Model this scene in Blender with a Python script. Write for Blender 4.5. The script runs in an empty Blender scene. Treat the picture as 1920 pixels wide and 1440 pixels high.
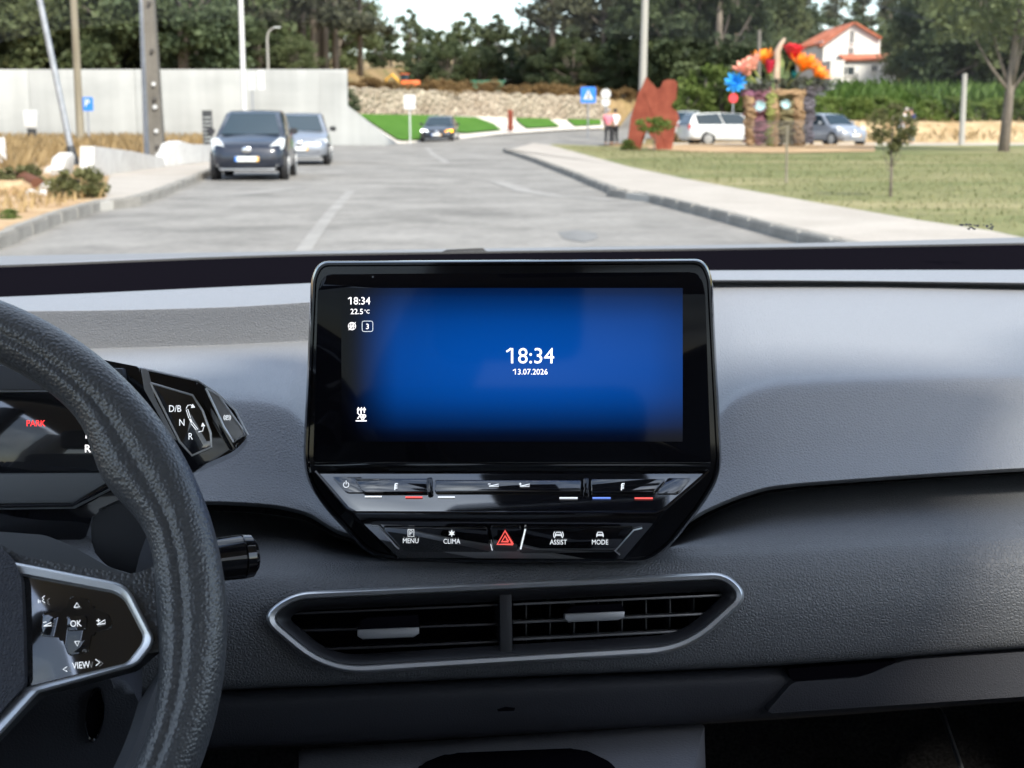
import bpy, bmesh, math, random
import numpy as np
from mathutils import Vector, Matrix

random.seed(7)
RNG = np.random.default_rng(7)
scene = bpy.context.scene
col = scene.collection

# ------------------------------------------------------------------ camera
F = 2667.0                       # focal length in pixels of the 1920 px wide photograph
PITCH = math.radians(10.37)
CAM = Vector((0, 0, 1.25))
FWD = Vector((0, math.cos(PITCH), -math.sin(PITCH)))
UPV = Vector((0, math.sin(PITCH), math.cos(PITCH)))
RGT = Vector((1, 0, 0))
cam_data = bpy.data.cameras.new("camera")
cam = bpy.data.objects.new("camera", cam_data)
col.objects.link(cam)
cam.location = CAM
cam.rotation_euler = (math.pi / 2 - PITCH, 0, 0)
cam_data.sensor_width = 36.0
cam_data.lens = 36.0 * F / 1920.0
cam_data.clip_start = 0.02
cam_data.clip_end = 3000
cam_data.dof.use_dof = True
cam_data.dof.focus_distance = 0.88
cam_data.dof.aperture_fstop = 20.0
scene.camera = cam

# ------------------------------------------------------------------ sky, sun, exposure
SUN_ELEV = math.radians(43)
SUN_AZ = math.radians(152)       # clockwise from the direction the camera looks (+Y): behind, to the right
world = bpy.data.worlds.new("World")
scene.world = world
world.use_nodes = True
wn, wl = world.node_tree.nodes, world.node_tree.links
wn.clear()
w_out = wn.new("ShaderNodeOutputWorld")
w_bg = wn.new("ShaderNodeBackground")
w_sky = wn.new("ShaderNodeTexSky")
w_sky.sky_type = 'NISHITA'
w_sky.sun_disc = False
w_sky.sun_elevation = SUN_ELEV
w_sky.sun_rotation = SUN_AZ
w_sky.air_density = 1.0
w_sky.dust_density = 1.5
w_tc = wn.new("ShaderNodeTexCoord")
w_map = wn.new("ShaderNodeMapping")
w_map.inputs["Scale"].default_value = (1, 1, 2.6)
w_no = wn.new("ShaderNodeTexNoise")
w_no.inputs["Scale"].default_value = 2.4
w_no.inputs["Detail"].default_value = 7
w_no.inputs["Roughness"].default_value = 0.58
w_rmp = wn.new("ShaderNodeValToRGB")
w_rmp.color_ramp.elements[0].position = 0.40
w_rmp.color_ramp.elements[1].position = 0.68
w_mix = wn.new("ShaderNodeMixRGB")
w_n2 = wn.new("ShaderNodeTexNoise"); w_n2.inputs["Scale"].default_value = 5.5; w_n2.inputs["Detail"].default_value = 6
w_r2 = wn.new("ShaderNodeValToRGB")
w_r2.color_ramp.elements[0].position = 0.35; w_r2.color_ramp.elements[0].color = (1.9, 2.15, 2.6, 1)
w_r2.color_ramp.elements[1].position = 0.65; w_r2.color_ramp.elements[1].color = (7.2, 7.7, 8.5, 1)
wl.new(w_map.outputs["Vector"], w_n2.inputs["Vector"]); wl.new(w_n2.outputs["Fac"], w_r2.inputs["Fac"]); wl.new(w_r2.outputs["Color"], w_mix.inputs["Color2"])
wl.new(w_tc.outputs["Generated"], w_map.inputs["Vector"])
wl.new(w_map.outputs["Vector"], w_no.inputs["Vector"])
wl.new(w_no.outputs["Fac"], w_rmp.inputs["Fac"])
wl.new(w_rmp.outputs["Color"], w_mix.inputs["Fac"])
wl.new(w_sky.outputs["Color"], w_mix.inputs["Color1"])
wl.new(w_mix.outputs["Color"], w_bg.inputs["Color"])
w_bg.inputs["Strength"].default_value = 0.105
wl.new(w_bg.outputs["Background"], w_out.inputs["Surface"])

sun_data = bpy.data.lights.new("sun", 'SUN')
sun = bpy.data.objects.new("sun", sun_data)
col.objects.link(sun)
sun_data.energy = 2.2
sun_data.angle = math.radians(9.0)
sun_data.color = (1.0, 0.93, 0.82)
sun_dir = Vector((math.sin(SUN_AZ) * math.cos(SUN_ELEV), math.cos(SUN_AZ) * math.cos(SUN_ELEV), math.sin(SUN_ELEV)))
sun.rotation_euler = sun_dir.to_track_quat('Z', 'Y').to_euler()
sun.location = (20, -30, 40)

scene.view_settings.view_transform = 'Standard'
scene.view_settings.look = 'None'
scene.view_settings.gamma = 1
scene.view_settings.use_curve_mapping = False
scene.view_settings.exposure = 2.08
scene.cycles.use_denoising = True
scene.cycles.max_bounces = 8
scene.cycles.diffuse_bounces = 4
scene.cycles.glossy_bounces = 4
scene.cycles.transparent_max_bounces = 24
scene.cycles.transmission_bounces = 4
scene.cycles.caustics_reflective = False
scene.cycles.caustics_refractive = False
scene.cycles.sample_clamp_indirect = 6

# ------------------------------------------------------------------ helpers
def ray(px, py):
    return FWD + RGT * ((px - 960) / F) + UPV * ((720 - py) / F)

def D(px, py, t):                       # point at distance t along the viewing axis
    return CAM + ray(px, py) * t

def G(px, py, z=0.0):                   # point on the level z
    r = ray(px, py)
    return CAM + r * ((z - CAM.z) / r.z)

def YP(px, py, Y):                      # point at distance Y straight ahead
    r = ray(px, py)
    return CAM + r * (Y / r.y)

class Plane:
    def __init__(self, p0, n):
        self.p0, self.n = Vector(p0), Vector(n).normalized()
        if self.n.dot(CAM - self.p0) < 0:
            self.n = -self.n
    @staticmethod
    def three(a, b, c):
        return Plane(a, (b - a).cross(c - a))
    def at(self, px, py, off=0.0):
        r = ray(px, py)
        p = self.p0 + self.n * off
        return CAM + r * (self.n.dot(p - CAM) / self.n.dot(r))

def setp(o, label=None, cat=None, group=None, kind=None):
    if label: o["label"] = label
    if cat: o["category"] = cat
    if group: o["group"] = group
    if kind: o["kind"] = kind
    return o

def thing(name, label, cat, loc=(0, 0, 0), rotz=0.0, group=None):
    o = bpy.data.objects.new(name, None)
    o.empty_display_size = 0.1
    col.objects.link(o)
    o.location = loc
    o.rotation_euler = (0, 0, rotz)
    return setp(o, label, cat, group)

def link(name, me, mat=None, parent=None, smooth=False):
    o = bpy.data.objects.new(name, me)
    col.objects.link(o)
    if mat is not None and len(me.materials) == 0:
        me.materials.append(mat)
    if parent is not None:
        o.parent = parent
    if smooth:
        me.polygons.foreach_set("use_smooth", [True] * len(me.polygons))
        me.update()
    return o

def pyd(name, verts, faces, mat=None, parent=None, smooth=False):
    me = bpy.data.meshes.new(name)
    me.from_pydata([tuple(v) for v in verts], [], faces)
    me.update()
    return link(name, me, mat, parent, smooth)

def from_bm(name, bm, mat=None, parent=None, smooth=False, fix=True):
    if fix:
        bmesh.ops.recalc_face_normals(bm, faces=bm.faces)
    me = bpy.data.meshes.new(name)
    bm.to_mesh(me)
    bm.free()
    return link(name, me, mat, parent, smooth)

def autosmooth(o, deg=35):
    me = o.data
    me.polygons.foreach_set("use_smooth", [True] * len(me.polygons))
    bm = bmesh.new(); bm.from_mesh(me)
    for e in bm.edges:
        if len(e.link_faces) == 2 and e.calc_face_angle(0) > math.radians(deg):
            e.smooth = False
    bm.to_mesh(me); bm.free()
    return o

def copytree(o, parent=None):
    c = o.copy()
    col.objects.link(c)
    c.parent = parent
    for ch in list(o.children):
        copytree(ch, c)
    return c

def roundpoly(pts, r, seg=5):
    """Round the corners of a 2-D polygon; every corner gives seg+1 points. pts may carry its own radius as third value."""
    out, n = [], len(pts)
    for i in range(n):
        p = Vector(pts[i][:2]); a = Vector(pts[i - 1][:2]); b = Vector(pts[(i + 1) % n][:2])
        rr = pts[i][2] if len(pts[i]) > 2 else r
        da, db = (a - p), (b - p)
        k = min(rr, da.length * 0.48, db.length * 0.48)
        p0, p1 = p + da.normalized() * k, p + db.normalized() * k
        for s in range(seg + 1):
            t = s / seg
            out.append(tuple(p0 * (1 - t) ** 2 + p * 2 * t * (1 - t) + p1 * t * t))
    return out

def prism(name, front, n, depth, mat, parent=None, bevel=0.0, seg=2, smooth=True):
    """Polygon of 3-D points, thickened away from the viewer along -n, front edge bevelled."""
    bm = bmesh.new()
    f = [bm.verts.new(p) for p in front]
    b = [bm.verts.new(Vector(p) - n * depth) for p in front]
    ff = bm.faces.new(f)
    bm.faces.new(list(reversed(b)))
    k = len(f)
    for i in range(k):
        bm.faces.new((f[i], b[i], b[(i + 1) % k], f[(i + 1) % k]))
    if bevel > 0:
        bmesh.ops.bevel(bm, geom=list(ff.edges), offset=bevel, segments=seg, affect='EDGES', profile=0.6, clamp_overlap=True)
    o = from_bm(name, bm, mat, parent)
    return autosmooth(o, 40) if smooth else o

def strip(name, loops, mat, parent=None, closed=True, smooth=True, cap=False):
    """Skin of quads through a list of point loops of equal length."""
    n = len(loops[0]); V = [p for l in loops for p in l]; Fc = []
    m = n if closed else n - 1
    for j in range(len(loops) - 1):
        for i in range(m):
            a, b = j * n + i, j * n + (i + 1) % n
            Fc.append((a, b, b + n, a + n))
    if cap:
        Fc.append(tuple(reversed(range(n))))
        Fc.append(tuple((len(loops) - 1) * n + i for i in range(n)))
    bm = bmesh.new()
    bv = [bm.verts.new(p) for p in V]
    for f in Fc:
        try: bm.faces.new([bv[i] for i in f])
        except ValueError: pass
    o = from_bm(name, bm, mat, parent)
    return autosmooth(o, 40) if smooth else o

def tube(bm, pts, radii, seg=8, closed=False, caps=True):
    pts = [Vector(p) for p in pts]; n = len(pts)
    if not hasattr(radii, '__len__'): radii = [radii] * n
    rings = []; ref = Vector((0.31, 0.17, 0.93)).normalized()
    for i in range(n):
        if closed: tg = pts[(i + 1) % n] - pts[i - 1]
        else: tg = pts[min(i + 1, n - 1)] - pts[max(i - 1, 0)]
        tg.normalize()
        u = tg.cross(ref)
        if u.length < 1e-3: u = tg.cross(Vector((1, 0, 0)))
        u.normalize(); v = tg.cross(u)
        ref = u.cross(tg)
        rings.append([bm.verts.new(pts[i] + (u * math.cos(2 * math.pi * s / seg) + v * math.sin(2 * math.pi * s / seg)) * radii[i]) for s in range(seg)])
    for i in range(n if closed else n - 1):
        a, b = rings[i], rings[(i + 1) % n]
        for s in range(seg):
            bm.faces.new((a[s], a[(s + 1) % seg], b[(s + 1) % seg], b[s]))
    if caps and not closed:
        bm.faces.new(list(reversed(rings[0]))); bm.faces.new(rings[-1])

def tubes(name, paths, mat, parent=None, seg=8, smooth=True):
    bm = bmesh.new()
    for pts, r in paths: tube(bm, pts, r, seg)
    o = from_bm(name, bm, mat, parent)
    return autosmooth(o, 50) if smooth else o

def boxbm(bm, c, s, rot=None):
    m = Matrix.Translation(c) @ (rot if rot else Matrix.Identity(4)) @ Matrix.Diagonal((s[0], s[1], s[2], 1))
    return bmesh.ops.create_cube(bm, size=1.0, matrix=m)["verts"]

def box(name, c, s, mat, parent=None, bevel=0.0, rotz=0.0, seg=2):
    bm = bmesh.new()
    boxbm(bm, (0, 0, 0), s)
    if bevel > 0:
        bmesh.ops.bevel(bm, geom=list(bm.edges), offset=bevel, segments=seg, affect='EDGES', profile=0.6, clamp_overlap=True)
    if rotz: bmesh.ops.rotate(bm, verts=bm.verts, cent=(0, 0, 0), matrix=Matrix.Rotation(rotz, 3, 'Z'))
    bmesh.ops.translate(bm, verts=bm.verts, vec=c)
    o = from_bm(name, bm, mat, parent)
    return autosmooth(o, 40) if bevel > 0 else o

def lathe(bm, prof, axis_o, ax, seg=20):
    """prof: list of (radius, height along ax)"""
    ax = Vector(ax).normalized(); u = ax.orthogonal().normalized(); v = ax.cross(u)
    rings = []
    for r, h in prof:
        rings.append([bm.verts.new(Vector(axis_o) + ax * h + (u * math.cos(2 * math.pi * s / seg) + v * math.sin(2 * math.pi * s / seg)) * max(r, 1e-4)) for s in range(seg)])
    for a, b in zip(rings[:-1], rings[1:]):
        for s in range(seg):
            bm.faces.new((a[s], a[(s + 1) % seg], b[(s + 1) % seg], b[s]))
    bm.faces.new(rings[0]); bm.faces.new(rings[-1])

def text(name, s, plane, px, py, h, mat, parent, off=0.0006, rot=0.0, bold=0.0, shear=0.0, squeeze=1.0):
    """Lettering centred on a pixel, h = cap height in pixels of the photograph."""
    cu = bpy.data.curves.new(name, 'FONT')
    cu.body = s; cu.align_x = 'CENTER'; cu.align_y = 'CENTER'; cu.size = 1.0; cu.resolution_u = 3
    cu.offset = bold; cu.shear = shear
    to = bpy.data.objects.new(name + "_tmp", cu)
    col.objects.link(to)
    dg = bpy.context.evaluated_depsgraph_get()
    me = bpy.data.meshes.new_from_object(to.evaluated_get(dg))
    bpy.data.objects.remove(to)
    o0 = plane.at(px, py, off)
    ex, ey = plane.at(px + 1, py, off) - o0, plane.at(px, py - 1, off) - o0
    k = h / 0.70; c, sn = math.cos(rot), math.sin(rot)
    ys = [v.co.y for v in me.vertices] or [0]
    ym = (max(ys) + min(ys)) / 2
    for v in me.vertices:
        X, Y = v.co.x * k * squeeze, (v.co.y - ym) * k
        v.co = o0 + ex * (X * c - Y * sn) + ey * (X * sn + Y * c)
    me.materials.clear()
    return link(name, me, mat, parent)

def strokes(name, lines, w, plane, mat, parent, off=0.0006, fills=()):
    """Flat printed line work: pixel polylines of width w pixels plus filled polygons."""
    bm = bmesh.new()
    for ln in lines:
        ln = [Vector(p) for p in ln]
        L, R = [], []
        for i in range(len(ln)):
            tg = (ln[min(i + 1, len(ln) - 1)] - ln[max(i - 1, 0)])
            tg = tg.normalized() if tg.length else Vector((1, 0))
            nn = Vector((-tg.y, tg.x)) * w / 2
            L.append(bm.verts.new(plane.at(*(ln[i] + nn), off))); R.append(bm.verts.new(plane.at(*(ln[i] - nn), off)))
        for i in range(len(ln) - 1):
            bm.faces.new((L[i], L[i + 1], R[i + 1], R[i]))
    for fp in fills:
        bm.faces.new([bm.verts.new(plane.at(*p, off)) for p in fp])
    return from_bm(name, bm, mat, parent)

def circ(cx, cy, r, a0=0, a1=360, n=20, ry=None):
    ry = r if ry is None else ry
    return [(cx + r * math.cos(math.radians(a0 + (a1 - a0) * i / n)), cy + ry * math.sin(math.radians(a0 + (a1 - a0) * i / n))) for i in range(n + 1)]

def hermite(xs, ys, x):
    xs, ys = np.asarray(xs, float), np.asarray(ys, float)
    d = np.diff(ys) / np.diff(xs); m = np.empty_like(ys)
    m[0], m[-1] = d[0], d[-1]
    for i in range(1, len(xs) - 1):
        m[i] = 0 if d[i - 1] * d[i] <= 0 else 2 * d[i - 1] * d[i] / (d[i - 1] + d[i])
    i = np.clip(np.searchsorted(xs, x) - 1, 0, len(xs) - 2)
    h = xs[i + 1] - xs[i]; t = (np.asarray(x) - xs[i]) / h
    return ((2 * t**3 - 3 * t**2 + 1) * ys[i] + (t**3 - 2 * t**2 + t) * h * m[i] + (-2 * t**3 + 3 * t**2) * ys[i + 1] + (t**3 - t**2) * h * m[i + 1])

# ------------------------------------------------------------------ materials
def material(name, base, rough=0.5, metal=0.0, spec=0.5, coat=0.0, emit=None, estr=0.0, alpha=None):
    m = bpy.data.materials.new(name)
    m.use_nodes = True
    b = m.node_tree.nodes["Principled BSDF"]
    b.inputs["Base Color"].default_value = (*base, 1)
    b.inputs["Roughness"].default_value = rough
    b.inputs["Metallic"].default_value = metal
    b.inputs["Specular IOR Level"].default_value = spec
    b.inputs["Coat Weight"].default_value = coat
    b.inputs["Coat Roughness"].default_value = 0.03
    if emit:
        b.inputs["Emission Color"].default_value = (*emit, 1)
        b.inputs["Emission Strength"].default_value = estr
    return m

def nd(m, typ): return m.node_tree.nodes.new(typ)
def lk(m, a, b): m.node_tree.links.new(a, b)
def bsdf(m): return m.node_tree.nodes["Principled BSDF"]

def coords(m, scale=(1, 1, 1), kind="Object"):
    tc = nd(m, "ShaderNodeTexCoord"); mp = nd(m, "ShaderNodeMapping")
    mp.inputs["Scale"].default_value = scale
    lk(m, tc.outputs[kind], mp.inputs["Vector"])
    return mp.outputs["Vector"]

def noise_color(m, cols, scale, detail=5, rough=0.6, stretch=(1, 1, 1), pos=None):
    v = coords(m, stretch)
    n = nd(m, "ShaderNodeTexNoise"); n.inputs["Scale"].default_value = scale; n.inputs["Detail"].default_value = detail; n.inputs["Roughness"].default_value = rough
    r = nd(m, "ShaderNodeValToRGB"); e = r.color_ramp.elements
    while len(e) < len(cols): e.new(0.5)
    for i, c in enumerate(cols):
        e[i].position = pos[i] if pos else 0.3 + 0.4 * i / max(1, len(cols) - 1)
        e[i].color = (*c, 1)
    lk(m, v, n.inputs["Vector"]); lk(m, n.outputs["Fac"], r.inputs["Fac"])
    lk(m, r.outputs["Color"], bsdf(m).inputs["Base Color"])
    return r

def overlay(m, prev, scale, lo, hi, stretch=(1, 1, 1), detail=4):
    """Multiply the colour so far by a second, finer or coarser variation."""
    v = coords(m, stretch)
    n = nd(m, "ShaderNodeTexNoise"); n.inputs["Scale"].default_value = scale; n.inputs["Detail"].default_value = detail
    mr = nd(m, "ShaderNodeMapRange"); mr.inputs["From Min"].default_value = 0.3; mr.inputs["From Max"].default_value = 0.7
    mr.inputs["To Min"].default_value = lo; mr.inputs["To Max"].default_value = hi
    mx = nd(m, "ShaderNodeMixRGB"); mx.blend_type = 'MULTIPLY'; mx.inputs["Fac"].default_value = 1
    lk(m, v, n.inputs["Vector"]); lk(m, n.outputs["Fac"], mr.inputs["Value"])
    lk(m, prev.outputs["Color"], mx.inputs["Color1"]); lk(m, mr.outputs["Result"], mx.inputs["Color2"])
    lk(m, mx.outputs["Color"], bsdf(m).inputs["Base Color"])
    return mx

def bump(m, scale, strength, dist, kind="noise", stretch=(1, 1, 1), detail=3):
    v = coords(m, stretch)
    if kind == "voronoi":
        n = nd(m, "ShaderNodeTexVoronoi"); n.feature = 'DISTANCE_TO_EDGE'; n.inputs["Scale"].default_value = scale; n.inputs["Randomness"].default_value = 1.0
        w = nd(m, "ShaderNodeTexNoise"); w.inputs["Scale"].default_value = scale * 0.5
        mx = nd(m, "ShaderNodeMixRGB"); mx.inputs["Fac"].default_value = 0.006
        lk(m, v, w.inputs["Vector"]); lk(m, v, mx.inputs["Color1"]); lk(m, w.outputs["Color"], mx.inputs["Color2"])
        lk(m, v, n.inputs["Vector"])
        mr = nd(m, "ShaderNodeMapRange"); mr.inputs["From Max"].default_value = 0.32; mr.interpolation_type = 'SMOOTHSTEP'
        lk(m, n.outputs["Distance"], mr.inputs["Value"]); h = mr.outputs["Result"]
    elif kind == "pebble":
        n = nd(m, "ShaderNodeTexVoronoi"); n.feature = 'SMOOTH_F1'; n.inputs["Scale"].default_value = scale; n.inputs["Smoothness"].default_value = 0.35
        lk(m, v, n.inputs["Vector"])
        mr = nd(m, "ShaderNodeMapRange"); mr.inputs["From Max"].default_value = 0.75; mr.inputs["To Min"].default_value = 1.0; mr.inputs["To Max"].default_value = 0.0
        lk(m, n.outputs["Distance"], mr.inputs["Value"]); h = mr.outputs["Result"]
    else:
        n = nd(m, "ShaderNodeTexNoise"); n.inputs["Scale"].default_value = scale; n.inputs["Detail"].default_value = detail
        lk(m, v, n.inputs["Vector"]); h = n.outputs["Fac"]
    b = nd(m, "ShaderNodeBump"); b.inputs["Strength"].default_value = strength; b.inputs["Distance"].default_value = dist
    lk(m, h, b.inputs["Height"]); lk(m, b.outputs["Normal"], bsdf(m).inputs["Normal"])
    return m

def glass_mat(name, tint, refl=1.0, rough=0.0):
    """Thin pane: clear tinted body with a Fresnel surface reflection."""
    m = bpy.data.materials.new(name); m.use_nodes = True
    nt = m.node_tree; nt.nodes.clear()
    out = nt.nodes.new("ShaderNodeOutputMaterial"); tr = nt.nodes.new("ShaderNodeBsdfTransparent"); gl = nt.nodes.new("ShaderNodeBsdfGlossy")
    mx = nt.nodes.new("ShaderNodeMixShader"); fr = nt.nodes.new("ShaderNodeFresnel"); mu = nt.nodes.new("ShaderNodeMath")
    tr.inputs["Color"].default_value = (*tint, 1); gl.inputs["Roughness"].default_value = rough
    fr.inputs["IOR"].default_value = 1.45; mu.operation = 'MULTIPLY'; mu.inputs[1].default_value = refl
    ge = nt.nodes.new("ShaderNodeNewGeometry"); mi = nt.nodes.new("ShaderNodeMapRange")     # same reflection from either side of the pane
    mi.inputs["To Min"].default_value = 1.45; mi.inputs["To Max"].default_value = 1 / 1.45
    nt.links.new(ge.outputs["Backfacing"], mi.inputs["Value"]); nt.links.new(mi.outputs["Result"], fr.inputs["IOR"])
    nt.links.new(fr.outputs[0], mu.inputs[0]); nt.links.new(mu.outputs[0], mx.inputs[0])
    nt.links.new(tr.outputs[0], mx.inputs[1]); nt.links.new(gl.outputs[0], mx.inputs[2]); nt.links.new(mx.outputs[0], out.inputs["Surface"])
    return m

def leaf_mat(name, a, b, rough=0.6):
    m = material(name, a, rough, spec=0.25)
    oi = nd(m, "ShaderNodeObjectInfo")
    r = noise_color(m, [a, b], 0.9, 3, 0.6)
    hs = nd(m, "ShaderNodeHueSaturation")
    mr = nd(m, "ShaderNodeMapRange"); mr.inputs["To Min"].default_value = 0.72; mr.inputs["To Max"].default_value = 1.3
    lk(m, oi.outputs["Random"], mr.inputs["Value"]); lk(m, mr.outputs["Result"], hs.inputs["Value"])
    lk(m, r.outputs["Color"], hs.inputs["Color"]); lk(m, hs.outputs["Color"], bsdf(m).inputs["Base Color"])
    tl = nd(m, "ShaderNodeBsdfTranslucent"); mx = nd(m, "ShaderNodeMixShader"); mx.inputs[0].default_value = 0.42
    lk(m, hs.outputs["Color"], tl.inputs["Color"])
    out = m.node_tree.nodes["Material Output"]
    lk(m, bsdf(m).outputs[0], mx.inputs[1]); lk(m, tl.outputs[0], mx.inputs[2]); lk(m, mx.outputs[0], out.inputs["Surface"])
    return m
# ================================================================== the car the photograph is taken in
M = {}
M['dash'] = bump(material('dash_grain', (0.205, 0.212, 0.230), 0.50, spec=0.5), 420, 0.5, 0.0006, "voronoi")
M['dash2'] = bump(material('lower_dash_grain', (0.115, 0.119, 0.128), 0.48, spec=0.5), 420, 0.6, 0.0006, "voronoi")
M['dash_low'] = bump(material('dash_lower_plastic', (0.03, 0.031, 0.038), 0.6, spec=0.35), 520, 0.25, 0.0004, "voronoi")
M['black_felt'] = material('black_matt', (0.0045, 0.004, 0.006), 1.0, spec=0.0)
M['gloss'] = material('gloss_black', (0.006, 0.006, 0.008), 0.06, spec=0.6, coat=0.3)
M['gloss2'] = material('gloss_black_panel', (0.008, 0.008, 0.010), 0.05, spec=1.0, coat=1.0)
M['scrglass'] = material('screen_cover_glass', (0.004, 0.004, 0.006), 0.04, spec=0.22)
M['leather'] = bump(material('wheel_leather', (0.066, 0.069, 0.075), 0.36, spec=0.8), 560, 0.45, 0.0008, "pebble")
M['soft'] = bump(material('soft_plastic', (0.055, 0.058, 0.068), 0.5, spec=0.4), 900, 0.2, 0.0003)
M['greypl'] = bump(material('grey_plastic', (0.12, 0.125, 0.13), 0.45, spec=0.4), 900, 0.1, 0.0003)
M['weave'] = bump(material('airbag_cover', (0.05, 0.052, 0.065), 0.55, spec=0.4), 600, 0.6, 0.0007, "voronoi")
M['silver'] = material('satin_silver', (0.72, 0.73, 0.75), 0.36, metal=0.85)
M['silverd'] = material('dark_satin', (0.34, 0.345, 0.36), 0.38, metal=0.7)
M['white_glow_ink'] = material('white_glow_print', (0.75, 0.75, 0.75), 0.5, emit=(0.8, 0.85, 0.9), estr=0.25)  # print that also gives off a faint glow
M['white_lit'] = material('white_lit', (0.2, 0.2, 0.2), 0.4, emit=(1, 0.97, 0.98), estr=0.45)
M['red_lit'] = material('red_lit', (0.2, 0.01, 0.01), 0.4, emit=(1.0, 0.04, 0.04), estr=0.55)
M['red_glow_ink'] = material('red_glow_print', (0.75, 0.09, 0.08), 0.45, emit=(1.0, 0.12, 0.10), estr=0.25)  # red print with the same faint glow
M['blue_glow_ink'] = material('blue_glow_print', (0.15, 0.24, 0.75), 0.45, emit=(0.2, 0.35, 1.0), estr=0.2)  # blue print, faintly self-lit too
M['carpet'] = bump(material('carpet', (0.04, 0.038, 0.040), 0.95, spec=0.1), 900, 1.0, 0.003)
overlay(M['carpet'], noise_color(M['carpet'], [(0.012, .011, .012), (.06, .057, .058)], 260, 3), 12, .7, 1.3)
M['console'] = bump(material('console_plastic', (0.16, 0.16, 0.175), 0.6, spec=0.4), 520, 0.8, 0.0009, "noise")
M['headliner'] = bump(material('headliner', (0.58, 0.58, 0.57), 0.95, spec=0.1), 700, 0.3, 0.0005)
M['ventpl'] = material('vent_plastic', (0.018, 0.018, 0.021), 0.45, spec=0.4)
M['door'] = bump(material('door_trim', (0.20, 0.20, 0.205), 0.6, spec=0.3), 600, 0.2, 0.0004)
M['seat'] = bump(material('seat_cloth', (0.15, 0.152, 0.16), 0.9, spec=0.2), 600, 0.5, 0.001)
M['cowl'] = material('cowl_plastic', (0.17, 0.17, 0.175), 0.55, spec=0.4)
M['rubber'] = material('black_rubber', (0.012, 0.012, 0.014), 0.6, spec=0.3)
M['shield'] = glass_mat('windscreen_glass', (0.79, 0.81, 0.80), 0.25)
M['sidegl'] = glass_mat('side_glass', (0.88, 0.92, 0.91), 1.0)
M['privacy'] = glass_mat('privacy_glass', (0.3, 0.31, 0.31), 1.0)  # rear panes out of view, tint chosen to weaken the screen's reflection
M['gloss3'] = material('mirror_black', (0.008, 0.008, 0.010), 0.05, spec=0.5); bsdf(M['gloss3']).inputs['IOR'].default_value = 2.5

PSI = math.radians(6.6)
CPS, SPS = math.cos(PSI), math.sin(PSI)
def CF(u, v, z):                     # car frame: u to the right, v forward from the screen, z up
    return Vector((u * CPS - v * SPS, 0.95 + u * SPS + v * CPS, z))
def T(px, t0):                       # surfaces square to the car recede to the right of the picture
    return t0 / (1 - 0.115 * (px - 960) / F)
def DT(px, py, t0):
    return D(px, py, T(px, t0))

car = thing('car', 'dark grey car cabin with glossy touchscreen, leather wheel and wide dashboard', 'car')

COLS = np.unique(np.concatenate([np.arange(-700, 2661, 40), np.arange(380, 700, 12), np.arange(1260, 1500, 10), [480, 1400]])).astype(float)
def inside(poly, x, y):
    c = False; n = len(poly)
    for i in range(n):
        x0, y0 = poly[i][:2]; x1, y1 = poly[i - 1][:2]
        if (y0 > y) != (y1 > y) and x < (x1 - x0) * (y - y0) / (y1 - y0) + x0: c = not c
    return c

def loft(name, rows, mat, parent, sub=6, hole=None, cols=COLS, smooth_deg=30):
    """Skin through rows given as ({pixel x: pixel y}, depth or {x: depth}); hole is a pixel polygon left open."""
    PY, TT = [], []
    for r, t in rows:
        ks = sorted(r); PY.append(hermite(ks, [r[k] for k in ks], cols))
        if isinstance(t, dict):
            kt = sorted(t); TT.append(np.interp(cols, kt, [t[k] for k in kt]))
        else: TT.append(np.full(len(cols), t))
    PY, TT = np.array(PY), np.array(TT); n = len(rows); par = np.arange(n, dtype=float)
    fine = np.concatenate([np.linspace(i, i + 1, sub, endpoint=False) for i in range(n - 1)] + [[n - 1]])
    V, P = [], []
    for c in range(len(cols)):
        py = hermite(par, PY[:, c], fine) if n > 2 else np.interp(fine, par, PY[:, c])
        tt = hermite(par, TT[:, c], fine) if n > 2 else np.interp(fine, par, TT[:, c])
        for a, b in zip(py, tt):
            V.append(DT(cols[c], a, b)); P.append((cols[c], a))
    m = len(fine); Fc = []
    for c in range(len(cols) - 1):
        for k in range(m - 1):
            q = (c * m + k, c * m + k + 1, (c + 1) * m + k + 1, (c + 1) * m + k)
            if hole is not None:
                cx = sum(P[i][0] for i in q) / 4; cy = sum(P[i][1] for i in q) / 4
                if inside(hole, cx, cy): continue
            Fc.append(q)
    return autosmooth(pyd(name, V, Fc, mat, parent), smooth_deg)

# ---- dashboard ---------------------------------------------------------------
A0 = {-700: 523, 0: 503, 580: 482, 960: 476, 1340: 471, 1920: 461, 2660: 450}
A1 = {-700: 582, 0: 557, 580: 531, 960: 516, 1340: 507, 1920: 506, 2660: 512}
B1 = {-700: 602, 0: 583, 140: 582, 400: 576, 580: 566, 960: 535, 1340: 524, 1920: 529, 2660: 537}
B2 = {-700: 676, 0: 660, 180: 655, 580: 640, 960: 580, 1340: 534, 1600: 534, 1920: 540, 2660: 548}
B3 = {-700: 735, 0: 735, 300: 738, 430: 743, 490: 747, 540: 760, 575: 790, 640: 850, 960: 900, 1280: 850, 1340: 778, 1380: 742, 1420: 725, 1480: 714, 1600: 708, 1920: 700, 2660: 690}
B5 = {-700: 945, 0: 942, 400: 943, 500: 948, 570: 962, 640: 1000, 800: 1035, 960: 1040, 1200: 1025, 1330: 955, 1400: 927, 1450: 914, 1600: 901, 1920: 880, 2660: 845}
def sh(r, d): return {k: v + d for k, v in r.items()}
def mixr(a, b, f):
    ks = sorted(set(a) | set(b)); ka, kb = sorted(a), sorted(b)
    ya, yb = hermite(ka, [a[k] for k in ka], np.array(ks, float)), hermite(kb, [b[k] for k in kb], np.array(ks, float))
    return {k: float(x * (1 - f) + y * f) for k, x, y in zip(ks, ya, yb)}
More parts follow.
